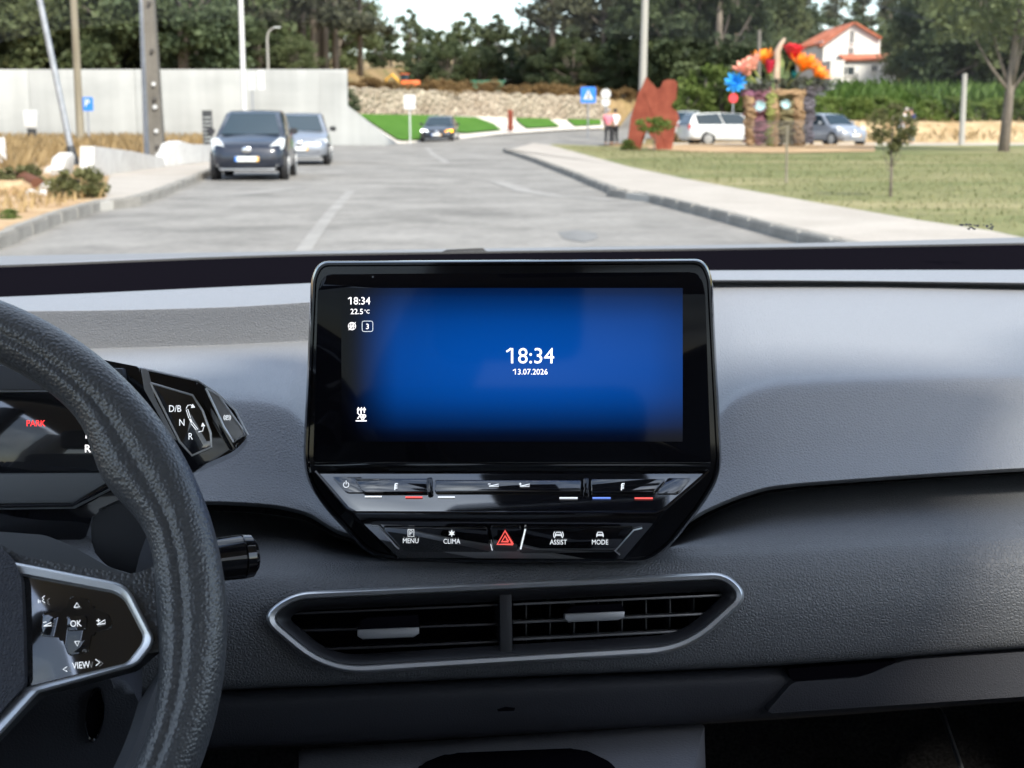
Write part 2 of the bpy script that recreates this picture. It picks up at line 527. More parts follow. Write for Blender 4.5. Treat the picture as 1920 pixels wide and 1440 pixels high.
def edge(d): return {-700: 1.60 + d, -600: 1.61 + d, 0: 1.72 + d, 500: 1.78 + d, 1300: 1.78 + d, 1920: 1.67 + d, 2660: 1.60 + d}
dash = loft('dashboard', [(A1, 1.555), (sh(A1, 1.5), 1.545), (mixr(A1, B1, .6), 1.47), (sh(B1, -1), 1.424), (sh(B1, 1), 1.417), (mixr(B1, B2, .5), 1.432), (sh(B2, -1), 1.446), (sh(B2, 1), 1.438),
                          (mixr(B2, B3, .35), 1.28), (mixr(B2, B3, .7), 1.165), (sh(B3, -10), 1.108), (B3, 1.094), (sh(B3, 9), 1.086), (mixr(B3, B5, .35), 1.072), (mixr(B3, B5, .7), 1.055), (sh(B5, -9), 1.038), (sh(B5, -3), 1.036), (B5, 1.042), (sh(B5, 3), 1.06), (sh(B5, 4), 1.13)],
            M['dash'], car, 5)
loft('defroster_strip', [(sh(A0, -3), edge(.08)), (A0, edge(.02)), (sh(A0, 3), edge(-.01)), (mixr(A0, A1, .5), {k: (v + 1.575) / 2 for k, v in edge(0).items()}), (sh(A1, 3), 1.565)], M['black_felt'], dash, 3)
L0 = {-700: 965, 0: 960, 400: 960, 500: 966, 570: 978, 640: 1012, 800: 1045, 960: 1050, 1200: 1040, 1330: 968, 1400: 938, 1450: 925, 1600: 911, 1920: 889, 2660: 850}
L1 = {-700: 1098, 300: 1078, 486: 1068, 640: 1064, 960: 1056, 1290: 1036, 1500: 1020, 1920: 996, 2660: 955}
L4 = {-700: 1340, 430: 1292, 960: 1268, 1470: 1246, 1920: 1215, 2660: 1165}
VENT_OUT = [(487, 1158, 42), (548, 1112, 55), (1362, 1074, 60), (1404, 1118, 42), (1290, 1222, 75), (612, 1264, 85)]
def poly_scale(poly, d):
    cx = sum(p[0] for p in poly) / len(poly); cy = sum(p[1] for p in poly) / len(poly)
    out, n = [], len(poly)
    for i in range(n):               # inset by d pixels along the corner bisectors
        p = Vector(poly[i][:2]); a = (p - Vector(poly[i - 1][:2])).normalized(); b = (Vector(poly[(i + 1) % n][:2]) - p).normalized()
        na, nb = Vector((-a.y, a.x)), Vector((-b.y, b.x))
        bi = (na + nb); bi = bi / max(bi.length_squared, 1e-6) * 2
        if bi.dot(Vector((cx, cy)) - p) < 0: bi = -bi
        q = p + bi * d
        out.append((q.x, q.y) + ((max(poly[i][2] - d * 0.7, 2),) if len(poly[i]) > 2 else ()))
    return out
VHOLE = roundpoly(poly_scale(VENT_OUT, 6), 30, 6)
lower = loft('lower_dashboard', [(sh(L0, -2), 1.13), (L0, 1.115), (mixr(L0, L1, .5), 1.045), (sh(L1, -12), .992), (L1, .982), (sh(L1, 14), .973), (mixr(L1, L4, .3), .962), (mixr(L1, L4, .55), .959), (mixr(L1, L4, .8), .962), (sh(L4, -8), .968), (sh(L4, -1), .974), (sh(L4, 2), 1.0), (sh(L4, 3), 1.04)],
             M['dash2'], car, 7, VHOLE, np.unique(np.concatenate([COLS, np.arange(480, 1410, 10)])))
U2 = {-700: 1445, 430: 1402, 700: 1390, 1320: 1355, 1480: 1345, 1920: 1312, 2660: 1260}
under = loft('knee_panel', [(sh(L4, 1), 1.03), (sh(L4, 4), .995), (mixr(L4, U2, .3), .985), (mixr(L4, U2, .8), .99), (U2, 1.0), (sh(U2, 2), 1.03), (sh(U2, 3), 1.25)], M['dash_low'], car, 5)
gb = [(1486, 1279, 12), (1618, 1270, 30), (1690, 1238, 30), (2250, 1200), (2250, 1289, 6), (1920, 1306, 4), (1436, 1338, 10)]
gpl = Plane.three(DT(1450, 1250, .978), DT(2200, 1200, .978), DT(1500, 1330, .980))
glove = prism('glove_box', [gpl.at(x, y) for x, y in roundpoly(gb, 6, 5)], gpl.n, 0.02, M['dash_low'], car, 0.004)
prism('handle_recess', [gpl.at(x, y, -.0012) for x, y in roundpoly([(1476, 1254), (1686, 1239), (1664, 1250), (1616, 1268), (1484, 1277)], 8, 4)], gpl.n, 0.02, M['black_felt'], glove, 0.002)
strokes('sensor_mark', [], 2, gpl, M['black_felt'], under, off=.003, fills=[[(932, 1330), (948, 1325), (966, 1327), (964, 1333), (934, 1334)]])

# ---- air vent -----------------------------------------------------------------
vpl = Plane.three(DT(500, 1100, .958), DT(1390, 1075, .958), DT(948, 1255, .951))
def loop(poly, plane, off, seg=7): return [plane.at(x, y, off) for x, y in roundpoly(poly, 30, seg)]
vo, v1, v2, v3 = VENT_OUT, poly_scale(VENT_OUT, 10), poly_scale(VENT_OUT, 13), poly_scale(VENT_OUT, 33)
vent = strip('air_vent', [loop(poly_scale(VENT_OUT, -3), vpl, -.012), loop(poly_scale(VENT_OUT, -1), vpl, .001), loop(vo, vpl, .003), loop(poly_scale(VENT_OUT, 3), vpl, .004), loop(v1, vpl, .003), loop(v2, vpl, 0)], M['silver'], car)
strip('vent_surround', [loop(v2, vpl, .001), loop(poly_scale(VENT_OUT, 16), vpl, .0005), loop(v3, vpl, -.008), loop(poly_scale(VENT_OUT, 34), vpl, -.012)], M['ventpl'], vent)
strip('vent_duct', [loop(v3, vpl, -.008), loop(v3, vpl, -.05)], M['black_felt'], vent)
prism('vent_back', loop(v3, vpl, -.05), vpl.n, .004, M['black_felt'], vent)
def bar(name, x0, y0, x1, y1, h, off, depth, mat, parent, bevel=.0008):
    return prism(name, [vpl.at(x0, y0, off), vpl.at(x1, y1, off), vpl.at(x1, y1 + h, off), vpl.at(x0, y0 + h, off)], vpl.n, depth, mat, parent, bevel)
M['slat'] = material('vent_slat', (0.03, 0.03, 0.034), 0.3, spec=0.6)
for (x0, y0, x1, y1) in ((552, 1148, 934, 1132), (546, 1181, 934, 1168), (592, 1216, 934, 1201)):
    bar('slat', x0, y0, x1, y1, 5, -.013, .022, M['slat'], vent)
M['slat2'] = material('vent_slat_pale', (0.16, 0.16, 0.165), 0.32, metal=.4)  # right-hand slats in a paler tone than the left ones
for (x0, y0, x1, y1) in ((962, 1131, 1366, 1113), (962, 1165, 1344, 1148), (962, 1197, 1306, 1180)):
    bar('slat', x0, y0, x1, y1, 5, -.011, .022, M['slat2'], vent)
for k in range(8):
    bar('deflector', 985 + k * 45, 1118 - k * 1.9, 988 + k * 45, 1118 - k * 1.9, 92, -.034, .014, M['slat'], vent, .0004)
prism('divider', [vpl.at(*p, -.002) for p in ((936, 1114), (960, 1113), (962, 1228), (938, 1229))], vpl.n, .04, M['ventpl'], vent, .002)
for (pts, lip) in ((((676, 1164), (690, 1158), (784, 1153), (787, 1176), (671, 1182)), ((670, 1181), (786, 1176), (786, 1188), (776, 1195), (680, 1199), (670, 1193))),
                   (((1066, 1142), (1074, 1136), (1166, 1132), (1172, 1146), (1060, 1152)), ((1059, 1151), (1172, 1146), (1171, 1158), (1160, 1163), (1066, 1167), (1059, 1161)))):
    tab = prism('vane_tab', [vpl.at(*p, -.002) for p in pts], vpl.n, .012, M['black_felt'], vent, .001)
    prism('tab_edge', [vpl.at(*p, .001) for p in lip], vpl.n, .005, M['silverd'], tab, .0012)

# ---- central screen --------------------------------------------------------------
sn = -ray(1132, 590).normalized()
SP = Plane(D(960, 690, .966), sn)
HOUS = [(599, 489, 34), (1320, 485, 34), (1336, 520, 20), (1354, 868, 40), (1344, 905, 40), (1318, 948, 30), (1258, 1024, 60), (1218, 1055, 40), (900, 1058, 40), (742, 1052, 50), (690, 1040, 50), (606, 950, 40), (576, 905, 40), (568, 862, 40), (583, 520, 20)]
def sloop(poly, off, seg=5): return [SP.at(x, y, off) for x, y in roundpoly(poly, 12, seg)]
unit = strip('touchscreen_unit', [sloop(poly_scale(HOUS, 10), -.045), sloop(poly_scale(HOUS, 1), -.02), sloop(HOUS, -.006), sloop(poly_scale(HOUS, 1.5), -.001), sloop(poly_scale(HOUS, 4), .0015), sloop(poly_scale(HOUS, 8), .0015), sloop(poly_scale(HOUS, 11), 0)], M['gloss'], car, cap=True)
GL = [(609, 514, 16), (1309, 510, 16), (1322, 540, 20), (1333, 866, 5), (587, 866, 5), (596, 540, 20)]
glass = prism('screen_glass', [SP.at(x, y, .0022) for x, y in roundpoly(GL, 8, 5)], SP.n, .003, M['scrglass'], unit, .0009)

# the lit picture: deep blue that fades to black at the edges of the panel
def screen_mat():
    m = material('screen_picture', (0.003, 0.003, 0.005), 0.05, spec=0.22)
    uv = nd(m, "ShaderNodeUVMap"); sx = nd(m, "ShaderNodeSeparateXYZ"); lk(m, uv.outputs[0], sx.inputs[0])
    def ramp(sock, stops):
        r = nd(m, "ShaderNodeValToRGB"); e = r.color_ramp.elements; r.color_ramp.interpolation = 'B_SPLINE'
        while len(e) < len(stops): e.new(.5)
        for i, (p, v) in enumerate(stops): e[i].position = p; e[i].color = (v, v, v, 1)
        lk(m, sock, r.inputs["Fac"]); return r.outputs["Color"]
    a = ramp(sx.outputs["X"], [(0.0, 0.0), (0.07, 0.01), (0.17, 0.95), (0.6, 1.0), (0.9, 0.9), (1.0, 0.55)])
    b = ramp(sx.outputs["Y"], [(0.0, 0.01), (0.10, 0.07), (0.30, 0.92), (0.55, 1.0), (0.78, 0.80), (0.94, 0.22), (1.0, 0.12)])
    mu = nd(m, "ShaderNodeMixRGB"); mu.blend_type = 'MULTIPLY'; mu.inputs["Fac"].default_value = 1
    lk(m, a, mu.inputs["Color1"]); lk(m, b, mu.inputs["Color2"])
    c = nd(m, "ShaderNodeMixRGB"); c.blend_type = 'MULTIPLY'; c.inputs["Fac"].default_value = 1
    c.inputs["Color2"].default_value = (0.0, 0.052, 0.28, 1)
    lk(m, mu.outputs["Color"], c.inputs["Color1"])
    lk(m, c.outputs["Color"], bsdf(m).inputs["Emission Color"])
    bsdf(m).inputs["Emission Strength"].default_value = 0.36
    return m
def quad_uv(name, pts, mat, parent):
    o = pyd(name, pts, [(0, 1, 2, 3)], mat, parent)
    uv = o.data.uv_layers.new(name="UVMap")
    for i, c in enumerate(((0, 0), (1, 0), (1, 1), (0, 1))): uv.data[i].uv = c
    return o
quad_uv('screen_picture', [SP.at(640, 828, .0026), SP.at(1280, 828, .0026), SP.at(1280, 540, .0026), SP.at(640, 540, .0026)], screen_mat(), unit)
so = .003
def stext(name, s, x, y, h, mat='white_lit', **k): return text(name, s, SP, x, y, h, M[mat], unit, off=so, **k)
stext('clock_lettering', '18:34', 674, 564, 14, squeeze=.93)
stext('temperature_lettering', '22.5', 669, 584, 10)
text('unit_lettering', '°C', SP, 688, 584, 7, M['white_lit'], unit, off=so)
strokes('status_icon', [circ(660, 611.5, 7), [(653, 611.5), (667, 611.5)], [(660, 604.5), (660, 618.5)], circ(660, 611.5, 3.4, ry=7), [(653.5, 619), (667, 604)]], .9, SP, M['white_lit'], unit, off=so)
strokes('badge_frame', [[(p[0], p[1]) for p in roundpoly([(679, 602), (699, 602), (699, 621.5), (679, 621.5)], 4, 4)] + [(679, 606)]], 1.0, SP, M['white_glow_ink'], unit, off=so)
stext('badge_lettering', '3', 689, 612, 10)
stext('large_clock_lettering', '18:34', 995, 667, 29, squeeze=.98)
stext('date_lettering', '13.07.2026', 995, 697, 10.5, squeeze=.97)
strokes('clock_lettering', [[(958.6, 653.2), (949.5, 659.6)]], 3.2, SP, M['white_lit'], unit, off=so)
strokes('clock_lettering', [[(657.2, 557.4), (652.8, 560.4)]], 1.6, SP, M['white_lit'], unit, off=so)
strokes('date_lettering', [[(965.2, 692.6), (961.8, 694.9)]], 1.4, SP, M['white_lit'], unit, off=so)
strokes('demist_icon', [[(670.5, 785), (675, 779), (670.5, 774), (672, 768)], [(677, 776), (677, 768)], [(683, 774), (683, 768)], circ(678, 780, 2.5), circ(683, 780, 2.5), circ(680, 784, 2.4), [(667, 789), (687.5, 789)]], 2.0, SP, M['white_lit'], unit, off=so,
        fills=[[(672 + k * 5.6 - 3.2, 769), (672 + k * 5.6, 763), (672 + k * 5.6 + 3.2, 769)] for k in range(3)])
strokes('light_sensor', [], 1, SP, M['greypl'], unit, off=.0026, fills=[circ(699, 519, 2)[:-1]])

# lower lip: sloping slider shelf, then the button strip that tucks back under
rows = [([(590, 884), (1330, 884)], .0015), ([(655, 956), (1243, 957)], .0235), ([(664, 963), (1236, 964)], .0250), ([(672, 972), (1231, 973)], .0245), ([(684, 984), (1222, 985)], .0215), ([(748, 1046), (1168, 1048)], .006)]
def shelf_pt(x, y):
    ys = [r[0][0][1] for r in rows]; of = [r[1] for r in rows]
    return SP.at(x, y, float(np.interp(y, ys, of)))
def rowpts(i, n=24):
    (a, b), off = rows[i]; return [SP.at(a[0] + (b[0] - a[0]) * k / n, a[1] + (b[1] - a[1]) * k / n, off) for k in range(n + 1)]
lip = strip('control_shelf', [rowpts(i) for i in range(6)], M['gloss3'], unit, closed=False)
sides = []
for s in (0, 1):
    L = [SP.at(*r[0][s], r[1]) for r in rows]; B = [SP.at(r[0][s][0] + (6 if s else -6), r[0][s][1] + 4, -.003) for r in rows]
    strip('shelf_cheek', [L, B], M['gloss'], unit, closed=False)
KP = Plane.three(SP.at(590, 884, .0015), SP.at(1330, 884, .0015), SP.at(950, 956, .0235))     # shelf plane
BP = Plane.three(SP.at(684, 984, .0215), SP.at(1222, 984, .0215), SP.at(950, 1047, .006))     # button strip plane
prism('shelf_ridge', [SP.at(*p, .004) for p in ((588, 869), (1333, 869), (1331, 877), (590, 877))], SP.n, .004, M['gloss'], unit, .0012)
edge_path = [SP.at(592, 884, .0035), SP.at(652, 953, .0225), SP.at(668, 961, .0255), SP.at(950, 962, .0258), SP.at(1230, 962, .0255), SP.at(1245, 955, .0225), SP.at(1328, 884, .0035)]
tubes('shelf_edge', [(edge_path, .0011)], M['gloss'], unit, 6)
def kp(name, pts, depth, off, mat, bev=.0012, r=4):
    return prism(name, [KP.at(x, y, off) for x, y in roundpoly(pts, r, 4)], KP.n, depth, mat, unit, bev)
kp('power_key', [(623, 894), (678, 894), (692, 923), (650, 923)], .002, .0009, M['gloss2'], .0005)
kp('temperature_slider', [(664, 897), (806, 897), (806, 922), (681, 922)], .006, .0024, M['gloss2'], .0016)
kp('slider_stop', [(800, 895), (811, 894), (811, 923), (800, 923)], .006, .0036, M['gloss'], .0012)
kp('volume_slider', [(815, 899), (1090, 899), (1090, 922), (815, 922)], .005, .0019, M['gloss2'], .0014)
kp('slider_stop', [(1093, 895), (1105, 895), (1104, 923), (1093, 923)], .006, .0036, M['gloss'], .0012)
kp('temperature_slider', [(1108, 898), (1248, 898), (1226, 922), (1108, 922)], .006, .0024, M['gloss2'], .0016)
kp('shelf_key', [(1252, 896), (1296, 896), (1272, 925), (1230, 925)], .002, .0009, M['gloss2'], .0005)
strokes('power_icon', [circ(649, 909, 5, -60, 240), [(649, 901), (649, 908)]], 1.2, KP, M['white_glow_ink'], unit, off=.0014)
for nm, x in (('heat_icon', 741), ('heat_icon', 1166)):
    strokes(nm, [[(x, 907), (x - 1, 919)], [(x, 907), (x + 5, 907)], [(x, 911), (x + 4, 911)], [(x, 915), (x + 4, 915)]], 2, KP, M['white_glow_ink'], unit, off=.0032)
for nm, x in (('volume_icon', 925), ('volume_icon', 983)):
    strokes(nm, [[(x - 8, 911.5), (x + 10, 911.5), (x + 10, 907.5), (x - 8, 911.5)], [(x - 10, 907.5), (x - 5, 907.5)]] + ([[(x - 7.5, 905), (x - 7.5, 910)]] if x > 950 else []), 1.2, KP, M['white_glow_ink'], unit, off=.0028)
for x0, x1, y, mt in ((684, 716, 931, 'white_glow_ink'), (760, 792, 932, 'red_glow_ink'), (821, 853, 932, 'white_glow_ink'), (1049, 1083, 933.5, 'white_glow_ink'), (1111, 1145, 933.5, 'blue_glow_ink'), (1190, 1224, 934, 'red_glow_ink')):
    strokes('slider_mark', [[(x0, y), (x1, y)]], 2.6, KP, M[mt], unit, off=.0008)
prism('button_panel', [BP.at(*p, .0012) for p in roundpoly([(716, 990), (914, 990), (921, 1036), (760, 1034)], 6, 4)], BP.n, .002, M['gloss2'], unit, .0008)
prism('button_panel', [BP.at(*p, .0012) for p in roundpoly([(982, 990), (1190, 990), (1150, 1036), (974, 1038)], 6, 4)], BP.n, .002, M['gloss2'], unit, .0008)
hz = prism('hazard_button', [BP.at(*p, .0016) for p in roundpoly([(918, 988), (978, 988), (970, 1035), (926, 1034)], 6, 4)], BP.n, .002, M['gloss2'], unit, .0008)
def tri(cx, cy, r): return [(cx + r * .95, cy + r * .62), (cx, cy - r), (cx - r * .95, cy + r * .62), (cx + r * .95, cy + r * .62)]
strokes('hazard_symbol', [tri(947, 1011, 15.5), tri(947, 1011.5, 6.5)], 3.6, BP, M['red_glow_ink'], unit, off=.0024)
strokes('button_divider', [[(985, 992), (976, 1030)]], 3, BP, M['white_glow_ink'], unit, off=.0022)
strokes('button_divider', [[(920, 1020), (923, 1032)]], 1.4, BP, M['white_glow_ink'], unit, off=.0022)
for s, x, y in (('MENU', 770, 1014), ('CLIMA', 847, 1015), ('ASSIST', 1047, 1016.5), ('MODE', 1125, 1016.5)):
    text('button_lettering', s, BP, x, y, 9, M['white_glow_ink'], unit, off=.0019, squeeze=.86)
strokes('parking_icon', [[(765, 993), (776, 993), (776, 1006), (765, 1006), (765, 993)], [(768.5, 1004), (768.5, 995), (772, 995), (773, 997), (772, 999.5), (768.5, 999.5)]], 1.2, BP, M['white_glow_ink'], unit, off=.0019)
strokes('snow_icon', [[(847 + 6 * math.cos(a), 1000 + 6 * math.sin(a)), (847 - 6 * math.cos(a), 1000 - 6 * math.sin(a))] for a in (0.52, 1.57, 2.62)] + [circ(847, 1000, 3)], 1.3, BP, M['white_glow_ink'], unit, off=.0019)
for x in (1047, 1125):
    ln = [[(x - 6, 1004), (x + 6, 1004)], [(x - 6, 1007), (x - 6, 1002), (x - 4, 998), (x + 4, 998), (x + 6, 1002), (x + 6, 1007)], [(x - 5, 1002), (x + 5, 1002)]]
    if x < 1100: ln += [circ(x, 1003, 9, 140, 220, 8), circ(x, 1003, 9, -40, 40, 8)]
    strokes('car_icon', ln, 1.4, BP, M['white_glow_ink'], unit, off=.0019)
for nm, ln in (('trim_glint', [(697, 986), (711, 987), (742, 1024), (748, 1029)]), ('trim_glint', [(1204, 990), (1188, 994), (1153, 1033), (1162, 1040)])):
    tubes(nm, [([BP.at(*p, .001) for p in ln], .0006)], M['silver'], unit, 5)

# ---- driver display and gear selector ---------------------------------------------
cpl = Plane(D(120, 810, .845), Vector((0.06, -1, 0.24)))
clu = prism('driver_display', [cpl.at(x, y, -.002) for x, y in roundpoly([(-330, 640), (60, 655), (176, 671, 10), (262, 688, 6), (300, 760), (352, 884, 10), (250, 925), (176, 958, 10), (160, 1012, 10), (-330, 1012)], 10, 4)], cpl.n, .05, M['gloss'], car, .002)
prism('display_glass', [cpl.at(x, y, .001) for x, y in ((-320, 737), (236, 735), (236, 884), (-320, 888))], cpl.n, .003, M['gloss2'], clu, .0005)
prism('display_brow', [cpl.at(x, y, .006) for x, y in ((-320, 676), (230, 690), (236, 731), (-320, 733))], cpl.n, .01, M['soft'], clu, .002)
prism('display_sill', [cpl.at(x, y, .004) for x, y in ((-320, 890), (232, 886), (138, 944), (-320, 948))], cpl.n, .008, M['greypl'], clu, .002)
tubes('sill_trim', [([cpl.at(x, y, .006) for x, y in ((-320, 953), (136, 947), (236, 893))], .0011)], M['gloss'], clu, 6)
tubes('sill_trim', [([cpl.at(x, y, .004) for x, y in ((-320, 957), (140, 951), (240, 900))], .0009)], M['silverd'], clu, 6)
tubes('display_edge', [([cpl.at(x, y, .004) for x, y in ((-320, 736), (90, 733))], .0007)], M['silver'], clu, 6)
text('park_lettering', 'PARK', cpl, 67, 793.5, 11.5, M['red_lit'], clu, off=.0016, bold=.002, squeeze=.9)
text('gear_lettering', 'R', cpl, 164, 841, 14, M['white_lit'], clu, off=.0016, bold=.01)
text('gear_lettering', 'N', cpl, 167, 815, 14, M['white_lit'], clu, off=.0016, bold=.01)
gpl2 = Plane(D(360, 790, .83), Vector((0.18, -1, 0.30)))
sel = prism('gear_selector', [gpl2.at(x, y, 0) for x, y in roundpoly([(258, 690, 8), (372, 714, 20), (408, 738), (440, 768, 20), (466, 818, 14), (440, 846, 16), (352, 884, 10), (300, 775)], 10, 5)], gpl2.n, .045, M['gloss'], car, .004, 3)
prism('selector_face', [gpl2.at(x, y, .0035) for x, y in roundpoly([(280, 716, 8), (362, 740, 8), (380, 770), (396, 812), (398, 840, 10), (358, 856, 12), (336, 828)], 10, 5)], gpl2.n, .005, M['gloss3'], sel, .0015)
prism('selector_collar', [gpl2.at(x, y, .004) for x, y in roundpoly([(264, 690), (277, 693), (290, 745), (332, 826), (322, 820), (270, 730)], 4, 3)], gpl2.n, .006, M['silverd'], sel, .0015)
prism('selector_rib', [gpl2.at(x, y, .005) for x, y in roundpoly([(366, 716), (384, 722), (392, 748), (446, 838), (432, 846), (378, 750)], 6, 4)], gpl2.n, .008, M['gloss'], sel, .002)
prism('parking_brake_key', [gpl2.at(x, y, .006) for x, y in roundpoly([(388, 730), (410, 743), (452, 803, 12), (458, 815), (437, 828, 8), (420, 800)], 8, 4)], gpl2.n, .008, M['silverd'], sel, .0015)
for ln in ([(282, 718), (361, 741), (380, 770), (395, 812), (397, 838), (360, 854), (337, 828), (282, 718)], [(386, 728), (410, 742), (453, 802), (459, 815), (438, 829), (420, 801), (386, 728)], [(262, 690), (372, 714), (409, 739), (441, 769), (465, 816)]):
    tubes('chrome_edge', [([gpl2.at(x, y, .0062 if ln[0][0] == 386 else .0036 if ln[0][0] == 282 else .0012) for x, y in ln], .0007)], M['silver'], sel, 6)
for s, x, y in (('D/B', 328, 766), ('N', 341, 792), ('R', 357, 818)):
    text('gear_lettering', s, gpl2, x, y, 12.5, M['white_glow_ink'], sel, off=.0042, squeeze=.85)
strokes('turn_arrow', [[(349, 766), (352, 760), (358, 759), (362, 764)], [(349, 768), (354, 784)], [(352, 767), (357, 783)], [(358, 794), (368, 806)], [(361, 792), (371, 805)], [(372, 810), (380, 808), (382, 800)]], 1.3, gpl2, M['white_glow_ink'], sel, off=.0042,
        fills=[[(354, 785), (358, 785), (361, 791), (358, 793)], [(358, 765), (366, 764), (361, 757)], [(377, 800), (385, 799), (380, 792)]])
strokes('brake_icon', [circ(426, 783, 4), circ(426, 783, 6.5, 130, 230, 8), circ(426, 783, 6.5, -50, 50, 8), [(424.8, 785.5), (424.8, 780.5), (427, 781), (427, 783), (425, 783)]], 1.0, gpl2, M['white_glow_ink'], sel, off=.0066)

# ---- steering column, stalks -------------------------------------------------------
spl = Plane(D(150, 1050, .80), Vector((0.1, -1, 0.45)))
shroud = prism('column_shroud', [spl.at(x, y) for x, y in roundpoly([(-330, 992), (0, 997), (84, 1003), (132, 1022), (205, 1064), (262, 1082), (330, 1090), (330, 1180), (-330, 1180)], 14, 5)], spl.n, .10, M['greypl'], car, .012, 4)
bpl = Plane(D(225, 1010, .84), Vector((-0.2, -1, 0.3)))
prism('column_gaiter', [bpl.at(x, y) for x, y in roundpoly([(170, 968), (222, 942), (262, 950), (282, 1040), (292, 1090), (200, 1062), (172, 1030)], 14, 4)], bpl.n, .03, M['rubber'], car, .010, 3)
prism('stalk_collar', [spl.at(x, y, .004) for x, y in roundpoly([(262, 1040), (276, 1002), (300, 985), (330, 1000), (330, 1090), (250, 1090)], 10, 4)], spl.n, .03, M['soft'], car, .006, 3)
text('stalk_lettering', 'OFF', spl, 299, 1055, 8, M['white_glow_ink'], shroud, off=.0046)
bm = bmesh.new()
a, b = D(330, 1058, .74), D(481, 1041, .76)
ax = (b - a).normalized(); ln = (b - a).length
lathe(bm, [(.0105, 0), (.0115, ln * .55), (.0118, ln * .80), (.0112, ln * .812), (.0118, ln * .825), (.0113, ln * .93), (.0085, ln * .985), (.003, ln)], a, ax, 28)
stalk = autosmooth(from_bm('wiper_stalk', bm, M['gloss'], car), 30)

# ---- steering wheel ----------------------------------------------------------------
WC = Vector((-.32552, .65174, 1.00462)); WR, WT = .17024, .01463
tau, ps = .45292, .12174
WN = Vector((math.sin(ps) * math.cos(tau), -math.cos(ps) * math.cos(tau), math.sin(tau)))
WU = Vector((0, 0, 1)).cross(WN).normalized(); WV = WN.cross(WU)
WP = Plane(WC, WN)
def section(ang, bulge=0.0, groove=True):
    pts = []
    n = 60
    for k in range(n):
        th = 2 * math.pi * k / n
        rr, nn = WT * 1.02, WT * 1.18
        e = .86
        x = math.copysign(abs(math.cos(th)) ** e, math.cos(th)) * rr
        y = math.copysign(abs(math.sin(th)) ** e, math.sin(th)) * nn
        if x < 0: x -= bulge * (abs(math.cos(th)) ** .7)
        d = math.degrees(th)
        g = math.exp(-((d - 104) / 6.0) ** 2) if groove else 0
        x *= 1 - .15 * g; y *= 1 - .15 * g
        pts.append((x, y))
    return pts
loops = []
NA = 160
for i in range(NA):
    a = 2 * math.pi * i / NA
    deg = math.degrees(a); deg = deg - 360 if deg > 180 else deg
    bl = .0105 * (math.exp(-((deg - 31) / 10) ** 2) + math.exp(-((deg - 149) / 10) ** 2)) + .004 * (math.exp(-((deg - 4) / 12) ** 2))
    rad = WU * math.cos(a) + WV * math.sin(a)
    loops.append([WC + rad * (WR + x) + WN * y for x, y in section(a, bl)])
loops.append(loops[0])
wheel = strip('steering_wheel', loops, M['leather'], car, smooth=False)
bm = bmesh.new(); bm.from_mesh(wheel.data); bmesh.ops.remove_doubles(bm, verts=bm.verts, dist=1e-6); bmesh.ops.recalc_face_normals(bm, faces=bm.faces); bm.to_mesh(wheel.data); bm.free()
wheel.data.polygons.foreach_set("use_smooth", [True] * len(wheel.data.polygons))
def wpr(name, pts, off, depth, mat, bev=.002, r=8, seg=2): return prism(name, [WP.at(x, y, off) for x, y in roundpoly(pts, r, 5)], WP.n, depth, mat, wheel, bev, seg)
wpr('spoke', [(-250, 962), (0, 1019), (35, 1040), (139, 1061), (243, 1077), (284, 1066, 20), (322, 1024), (352, 1100), (352, 1190), (330, 1230), (288, 1216), (248, 1252), (64, 1300), (-60, 1430), (-250, 1470)], .002, .022, M['leather'], .006, 12, 4)
FR_O = [(26, 1053, 6), (224, 1092, 18), (244, 1106, 16), (290, 1196, 22), (285, 1214, 22), (258, 1248, 14), (72, 1300, 6), (-60, 1446, 8), (-90, 1446, 8), (-60, 1290), (-60, 1053)]
FR_I = [(38, 1079, 4), (214, 1112, 12), (234, 1126, 12), (269, 1193, 16), (265, 1208, 16), (238, 1243, 10), (47, 1289, 5), (-70, 1412, 8), (-90, 1420, 8), (-66, 1290), (-62, 1075)]
def wl_(poly, off): return [WP.at(x, y, off) for x, y in roundpoly(poly, 8, 5)]
strip('spoke_trim', [wl_(FR_O, .002), wl_(poly_scale(FR_O, 2), .0075), wl_(poly_scale(FR_O, 6), .0085), wl_(poly_scale(FR_I, -5), .0080), wl_(FR_I, .0065), wl_(FR_I, .001)], M['silver'], wheel)
wpr('button_pad', [(44, 1080, 5), (215, 1112, 12), (234, 1126, 12), (268, 1193, 16), (264, 1208, 16), (237, 1243, 10), (54, 1287, 6)], .0050, .010, M['gloss3'], .003, 8, 3)
wcx = 960 + F * (WC - CAM).dot(RGT) / (WC - CAM).dot(FWD) + 1
wpr('airbag_cover', [(wcx, 975), (0, 1024), (28, 1056), (40, 1085), (44, 1180), (46, 1284), (-4, 1340), (-100, 1425), (wcx, 1440)], .012, .02, M['weave'], .006, 10, 4)
wpr('pad_key', [(132, 1117), (166, 1122), (172, 1140), (206, 1152), (210, 1178), (172, 1186), (164, 1224), (128, 1230), (116, 1196), (76, 1193), (78, 1150), (122, 1146)], .0066, .004, M['gloss2'], .001, 6)
wpr('ok_key', [(124, 1155), (162, 1154), (161, 1181), (125, 1183)], .0084, .004, M['gloss2'], .0009, 5)
def wt(s, x, y, h, rot=0.06, **k): return text('wheel_lettering', s, WP, x, y, h, M['white_glow_ink'], wheel, off=.0091, rot=rot, **k)
wt('OK', 142, 1169, 12, squeeze=.85)
wt('VIEW', 152, 1247, 12.5, rot=.09, squeeze=.78)
wo = .0091
